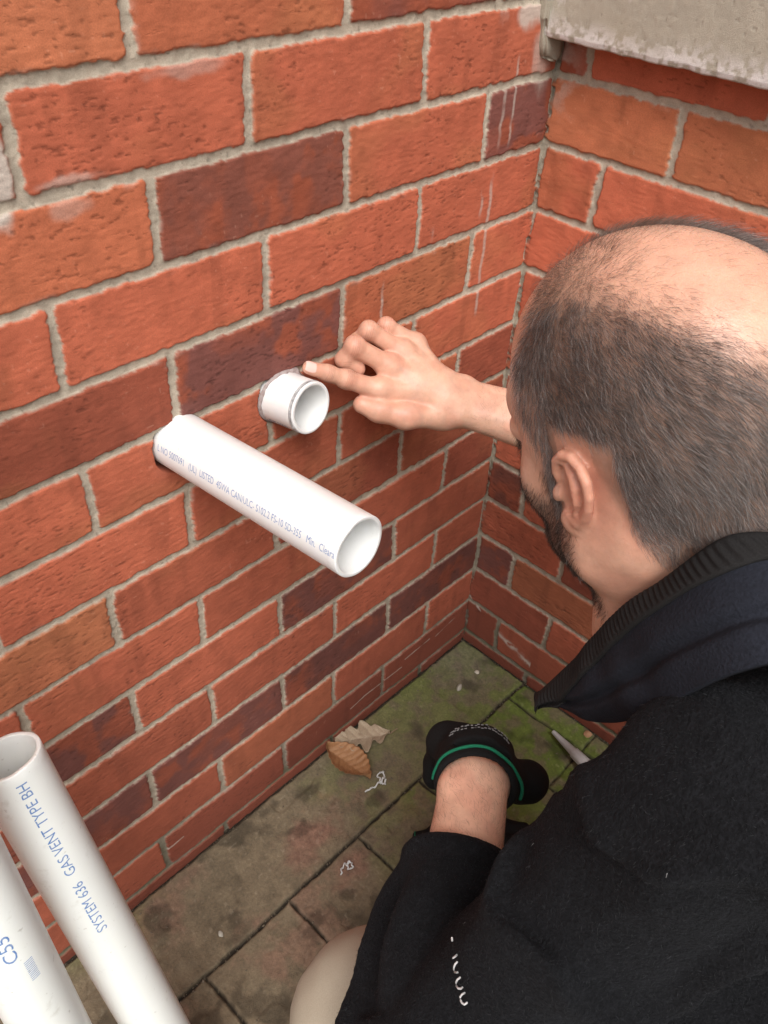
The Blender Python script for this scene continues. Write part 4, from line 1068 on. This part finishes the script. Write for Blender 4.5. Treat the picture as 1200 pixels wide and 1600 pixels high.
def build_logo(jk, jv, jn):
    # the visible curls of white embroidered lettering on the fleece
    def snap(u, v_):
        r0 = nrm(ray(u, v_)); c = jv - CAM; t = c @ r0; dd = np.linalg.norm(c - t[:, None] * r0, axis=1); k = np.where((dd < .006) & ((jn @ r0) < -.05))[0]
        if not len(k): return None
        k = k[np.argmin(t[k])]; return CAM + r0 * (t[k] - .0022)
    bm = bmesh.new(); Z = lambda x, y: (680 + x / 10, 1450 + y / 10)
    strokes = [[(335, 425), (310, 445), (280, 468)], [(345, 530), (318, 555), (295, 600), (290, 650), (305, 690), (350, 695)],
               [(390, 775), (350, 800), (325, 850), (330, 905), (360, 945), (400, 948), (425, 930)],
               [(460, 1015), (420, 1035), (390, 1080), (395, 1130), (420, 1175), (460, 1195), (500, 1165)], [(262, 150), (265, 200)]]
    for s in strokes:
        pts = [snap(*Z(*a)) for a in s]
        pts = [p for p in pts if p is not None]
        if len(pts) < 2: continue
        me = tube_mesh('s', np.array(pts), .0007, 6); bm.from_mesh(me); bpy.data.meshes.remove(me)
    if len(bm.verts):
        me = bpy.data.meshes.new('embroidery'); bm.to_mesh(me); bm.free(); link('embroidered_lettering', me, NT("white_thread", .7, (.62, .62, .62)).m, jk)


# ------------------------------------------------------------------ small things on the paving
def leaf_mesh(name, outline, length, curl, seed, veins, thick=.0005):
    """outline: (t along the midrib 0..1, half width right, half width left) in units of length"""
    o = np.array(outline, float); n = 90; m = 13
    t = np.linspace(0, 1, n); wr = np.interp(t, o[:, 0], o[:, 1]); wl = np.interp(t, o[:, 0], o[:, 2])
    s = np.linspace(-1, 1, 2 * m + 1); T = np.repeat(t[:, None], len(s), 1); S_ = np.repeat(s[None], n, 0)
    y = np.where(S_ > 0, S_ * wr[:, None], S_ * wl[:, None]) * length; x = T * length + np.abs(y) * .12
    z = curl[0] * np.abs(S_) ** 1.6 * length + curl[1] * (T - .45) ** 2 * length + .035 * length * (fbm2(T * 3.3 + seed, S_ * 1.6, 900 + seed, 3) - .5) * (1 + np.abs(S_))
    ph = (T - np.abs(S_) * .16) * veins; rid = np.exp(-((ph - np.round(ph)) / .10) ** 2) * np.abs(S_) ** .3; mid = np.exp(-(S_ / .06) ** 2)
    z = z + .010 * length * np.abs(np.sin(ph * math.pi)) - .006 * length * mid
    nse = fbm2(T * 9, S_ * 5 + seed, 910 + seed, 4)
    v = np.stack([x, y, z], -1).reshape(-1, 3); v2 = v.copy(); v2[:, 2] -= thick
    q = grid_quads(n, 2 * m + 1); i = np.arange(n * (2 * m + 1)).reshape(n, -1); loop = np.concatenate([i[:, 0], i[-1, 1:], i[-2::-1, -1], i[0, -2:0:-1]]); l2 = np.roll(loop, -1); N = len(v)
    q = np.concatenate([q, q[:, ::-1] + N, np.stack([loop, loop + N, l2 + N, l2], -1)])
    k = np.clip(.75 * rid + mid, 0, 1).ravel(); c = np.stack([nse.ravel(), k, np.zeros(N), np.ones(N)], -1)
    return np.concatenate([v, v2]), q, np.concatenate([c, c])
def place(v, pos, ang, tilt=(0, 0)):
    Mx = Matrix.Rotation(ang, 3, 'Z') @ Matrix.Rotation(tilt[0], 3, 'X') @ Matrix.Rotation(tilt[1], 3, 'Y')
    return v @ np.array(Mx).T + pos
def build_small():
    def leaf(name, label, outline, L, curl, seed, veins, pos, ang, tilt, ca, cb, cv):
        v, q, k = leaf_mesh(name, outline, L, curl, seed, veins); v = place(v, V(0, 0, 0), ang, tilt); v[:, 2] += GZ + .004 - v[:, 2].min() ; v[:, :2] += pos[:2]
        c = np.array(ca) * (1 - k[:, :1]) + 0; c = (V(*ca)[None] * (1 - k[:, :1]) + V(*cb)[None] * k[:, :1]); c = c * (1 - .45 * k[:, 1:2]) + .45 * k[:, 1:2] * V(*cv)[None]
        m = NT(name + "_skin", .6, spec=.35); cc, _ = m.attr(); nn = m.noise(600, 3)
        mm = m.out(m.mix(1.0, cc, m.mapr(nn, .3, .7, .82, 1.15), 'MULTIPLY'), m.bump(nn, .3, .001))
        o = link('fallen_leaf', mesh_np('fallen_leaf', v, q, np.concatenate([c, np.ones((len(c), 1))], 1)), mm); tag(o, label, 'leaf', 'fallen leaves')
        return o
    oak = [(0, .02, .02), (.05, .04, .04), (.10, .10, .09), (.16, .21, .18), (.21, .24, .22), (.255, .20, .19), (.29, .13, .17), (.33, .13, .26), (.38, .27, .33), (.43, .36, .36), (.48, .37, .30), (.515, .30, .19), (.55, .17, .16), (.59, .16, .24), (.64, .26, .31), (.69, .31, .32), (.73, .28, .26), (.76, .19, .16), (.80, .13, .14), (.85, .17, .20), (.90, .19, .20), (.95, .14, .15), (.98, .08, .09), (1, .01, .01)]
    a, b = gnd(609, 1149), gnd(536, 1161)
    o = leaf('oak_leaf', 'pale tan lobed oak leaf lying by the foot of the brick wall', oak, .098, (.06, .05), 3, 7, a, math.atan2((b - a)[1], (b - a)[0]), (.10, 0), (.30, .225, .15), (.44, .35, .25), (.50, .41, .31))
    link('leaf_stalk', tube_mesh('stalk', [a + V(.016, -.003, .008), a + V(.008, -.001, .006), a + V(0, 0, .005)], .0010), NT("stalk", .7, (.24, .16, .10)).m, o)
    beech = [(0, .01, .01), (.08, .10, .10), (.2, .22, .21), (.35, .29, .29), (.5, .31, .31), (.65, .27, .28), (.8, .18, .19), (.92, .07, .08), (1, .005, .005)]
    z = [(t, w + .012 * math.sin(t * 60), u + .012 * math.sin(t * 60 + 1)) for t in np.linspace(0, 1, 60) for w, u in [(np.interp(t, [x[0] for x in beech], [x[1] for x in beech]), np.interp(t, [x[0] for x in beech], [x[2] for x in beech]))]]
    a, b = gnd(509, 1172), gnd(578, 1222)
    leaf('beech_leaf', 'glossy orange brown ribbed leaf lying in front of the pale leaf', z, np.linalg.norm(a - b), (.16, .12), 8, 9, a, math.atan2((b - a)[1], (b - a)[0]), (-.12, 0), (.27, .125, .052), (.36, .19, .09), (.17, .075, .032))
    # plastic shavings from sawing the pipe
    pm = mat_cloth("pvc_swarf", (.62, .63, .62), 900, .5, .1, .3)
    def swarf(pts, label, r):
        P = []
        for i in range(len(pts) - 1):
            for t in np.linspace(0, 1, 9, endpoint=False): P.append(gnd(*(np.array(pts[i]) * (1 - t) + np.array(pts[i + 1]) * t)))
        P = np.array(P); 
        for _ in range(2): P[1:-1] = (P[:-2] + 2 * P[1:-1] + P[2:]) / 4
        n = len(P); P[:, 2] = GZ + .003 + .005 * np.abs(np.sin(np.arange(n) * .33)) + .001 * rng.random(n); P[:, :2] += .0012 * np.stack([np.sin(np.arange(n) * .9), np.cos(np.arange(n) * .8)], 1)
        o = link('plastic_shaving', tube_mesh('plastic_shaving', P, r * (.7 + .5 * np.abs(np.sin(np.arange(n) * .7)))), pm); tag(o, label, 'shaving', 'white plastic shavings')
    swarf([(571, 1240), (583, 1234), (594, 1226), (600, 1218), (598, 1208), (590, 1213), (594, 1224), (600, 1230), (603, 1222)], 'long curled white plastic shaving beside the brown ribbed leaf', .0013)
    swarf([(533, 1370), (534, 1360), (540, 1352), (549, 1350), (551, 1358), (546, 1362), (541, 1355), (546, 1349)], 'tiny looped white plastic shaving on the pinkish paver', .0011)
    # pebbles and crumbs
    def pebble(u, v_, size, flat, col, label, name='pebble', seed=0):
        bm = bmesh.new(); bmesh.ops.create_icosphere(bm, subdivisions=3, radius=1)
        g = gnd(u, v_); a = rng.random() * 3
        for w in bm.verts:
            p = np.array(w.co[:]); k = 1 + .5 * (vn3((p * 1.3 + seed)[None], 950)[0] - .5); p = p * k * V(size, size * flat, size * .55)
            w.co = Vector((g[0] + p[0] * math.cos(a) - p[1] * math.sin(a), g[1] + p[0] * math.sin(a) + p[1] * math.cos(a), GZ + p[2] + size * .35))
        me = bpy.data.meshes.new(name); bm.to_mesh(me); bm.free()
        m = NT(name + "_stone", .8); n = m.noise(300, 3); o = link(name, me, m.out(m.mix(n, tuple(x * .7 for x in col), tuple(min(.8, x * 1.2) for x in col)), m.bump(n, .4, .001))); tag(o, label, 'pebble', 'pebbles on the paving')
    pebble(717, 1076, .0085, .55, (.40, .37, .31), 'oblong pale pebble on the paving below the corner', seed=1)
    pebble(745, 1051, .0045, .9, (.48, .43, .35), 'round pale pebble close to the right hand wall', seed=2)
    pebble(918, 1149, .0075, .9, (.40, .22, .12), 'orange brown pebble beside the grey nozzle', seed=3)
    pebble(345, 1460, .0050, .7, (.44, .42, .36), 'small white stone near the knee of the man', seed=4)
    # grit lying in the joints: nobody could count it
    bm = bmesh.new(); rg = np.random.default_rng(5)
    for i in range(1500):
        k = rg.random()
        if k < .45: x, y = -rg.random() * 1.0, -.004 - abs(rg.normal()) * .006
        elif k < .70: x, y = -rg.random() * 1.0, -.153 + rg.normal() * .004
        elif k < .82: x, y = -.004 - abs(rg.normal()) * .006, -rg.random() * .5
        else: x, y = -rg.random() * 1.0, -rg.random() * .5
        s = .0005 + .0012 * rg.random() ** 4
        r_ = bmesh.ops.create_icosphere(bm, subdivisions=1, radius=s, matrix=Matrix.Translation((x, y, GZ - (.0015 if k < .82 else -.0005))) @ Matrix.Rotation(rg.random() * 6, 4, 'Z') @ Matrix.Diagonal((1.3, .8, .6, 1)))
    for i in range(90):
        x, y = -rg.random() * 1.0, -rg.random() * .45; s = .0009 + .0014 * rg.random() ** 2
        bmesh.ops.create_icosphere(bm, subdivisions=1, radius=s, matrix=Matrix.Translation((x, y, GZ + .0006)) @ Matrix.Rotation(rg.random() * 6, 4, 'Z') @ Matrix.Diagonal((1.6, .8, .5, 1)))
    me = bpy.data.meshes.new('grit'); bm.to_mesh(me); bm.free()
    m = NT("grit", .9); o = link('grit', me, m.out(m.mix(m.noise(90, 3), (.04, .03, .02), (.22, .18, .13)))); tag(o, kind='stuff')
    # sealant tube lying on its side: tapered nozzle, red collar, barrel
    t0 = gnd(864, 1143, GZ + .012); t1 = gnd(917, 1196, GZ + .020); w = nrm(t1 - t0); Ln = np.linalg.norm(t1 - t0)
    e = empty('sealant_tube', (t1[0], t1[1], GZ)); tag(e, 'pale grey tapered nozzle of a sealant tube lying on the mossy paving', 'tube')
    def lathe(prof, name, mat):
        a, b, ww = frame_of(w); th = np.linspace(0, 2 * math.pi, 40, endpoint=False); p = np.array(prof)
        vv = t0 + p[:, 0][:, None, None] * ww + p[:, 1][:, None, None] * (np.cos(th)[None, :, None] * a + np.sin(th)[None, :, None] * b)
        idx = np.arange(len(p) * 40).reshape(-1, 40); j = np.roll(idx, -1, 1); q = np.stack([idx[:-1], idx[1:], j[1:], j[:-1]], -1).reshape(-1, 4)
        return link(name, mesh_np(name, vv.reshape(-1, 3), q), mat, e)
    gm = NT("nozzle_plastic", .45, (.52, .54, .54)).m
    lathe([(.0, .0015), (.0, .0032), (.002, .0037), (Ln * .62, .0078), (Ln * .63, .0095), (Ln * .98, .0108), (Ln, .0108)], 'nozzle', gm)
    lathe([(Ln, .0108), (Ln + .001, .0125), (Ln + .014, .0135), (Ln + .016, .012)], 'nozzle_collar', NT("red_plastic", .5, (.33, .075, .06)).m)
    lathe([(Ln + .016, .012), (Ln + .018, .021), (Ln + .020, .0225), (Ln + .20, .0225), (Ln + .202, .021), (Ln + .202, .0)], 'barrel', NT("tube_card", .6, (.45, .16, .12)).m)
    # second glove, taken off, palm down on the paving
    def P2(u, v_, z): return gnd(u, v_, GZ + z)
    cu = P2(648, 1336, .016); pm_ = P2(715, 1335, .018); kn = P2(752, 1330, .016); sd = nrm(P2(715, 1300, .016) - P2(715, 1370, .016)); fw = nrm(kn - cu)
    F = []
    for o_, L_ in ((.030, .078), (.010, .085), (-.012, .078), (-.032, .060)):
        b0 = kn + sd * o_; tip = b0 + nrm(fw + sd * (o_ * 3)) * L_ * .92; tip[2] = GZ + .012; F.append([b0, (b0 + tip) / 2 + V(0, 0, .004), tip])
    th = [pm_ - fw * .03 + sd * .040, P2(780, 1290, .015), P2(797, 1297, .013)]
    def f_gl(p):
        d = None
        for o_ in (.026, 0, -.026):
            x = cap(p, cu + sd * o_ * .8, kn + sd * o_, .015, .0155); d = x if d is None else smin(d, x, .02)
        ff = None
        for b0, m0, t_ in F:
            x = chain(p, [b0, m0, t_], [.0125, .0120, .0095], .006); ff = x if ff is None else smin(ff, x, .002)
        d = smin(d, ff, .01); d = smin(d, chain(p, th, [.015, .0135, .0115], .01), .012)
        d = d + .004 * (vn3(p * 40, 1801) - .5); d = smax(d, -((p - cu) @ fw) , .003)
        d = smax(d, -(p[:, 2] - GZ - .0025), .003)
        return d
    lo = np.min([cu, kn, pm_] + th + [f[2] for f in F], 0) - .06; hi = np.max([cu, kn, pm_] + th + [f[2] for f in F], 0) + .06
    gv, gq = mesh_sdf(f_gl, lo, hi, .0025, B=8, slack=1.8); gv = relax(gv, gq, 1, .4)
    g = link('work_glove', mesh_np('loose_glove', gv, gq), mat_cloth("black_knit_loose", (.0085, .0085, .0088), 1400, .9, .4, .8))
    tag(g, 'empty black work glove lying on the paving under the bare forearm', 'glove')
    rim = np.array([cu + sd * (.036 * math.cos(a)) + V(0, 0, .0155 * math.sin(a) + .001) - fw * .001 for a in np.linspace(0, 2 * math.pi, 40)]); rim[:, 2] = np.maximum(rim[:, 2], GZ + .004)
    link('cuff_trim', tube_mesh('cuff_trim', rim, .0022), mat_cloth("green_thread_loose", (.012, .16, .085), 1500, .8, .35, .9), g)


build_walls(); build_sill(); build_ground(); build_pipes()
if 'person' in globals() or 'build_person' in globals():
    if 'P' not in SKIP: build_person()
if 'build_small' in globals(): build_small()
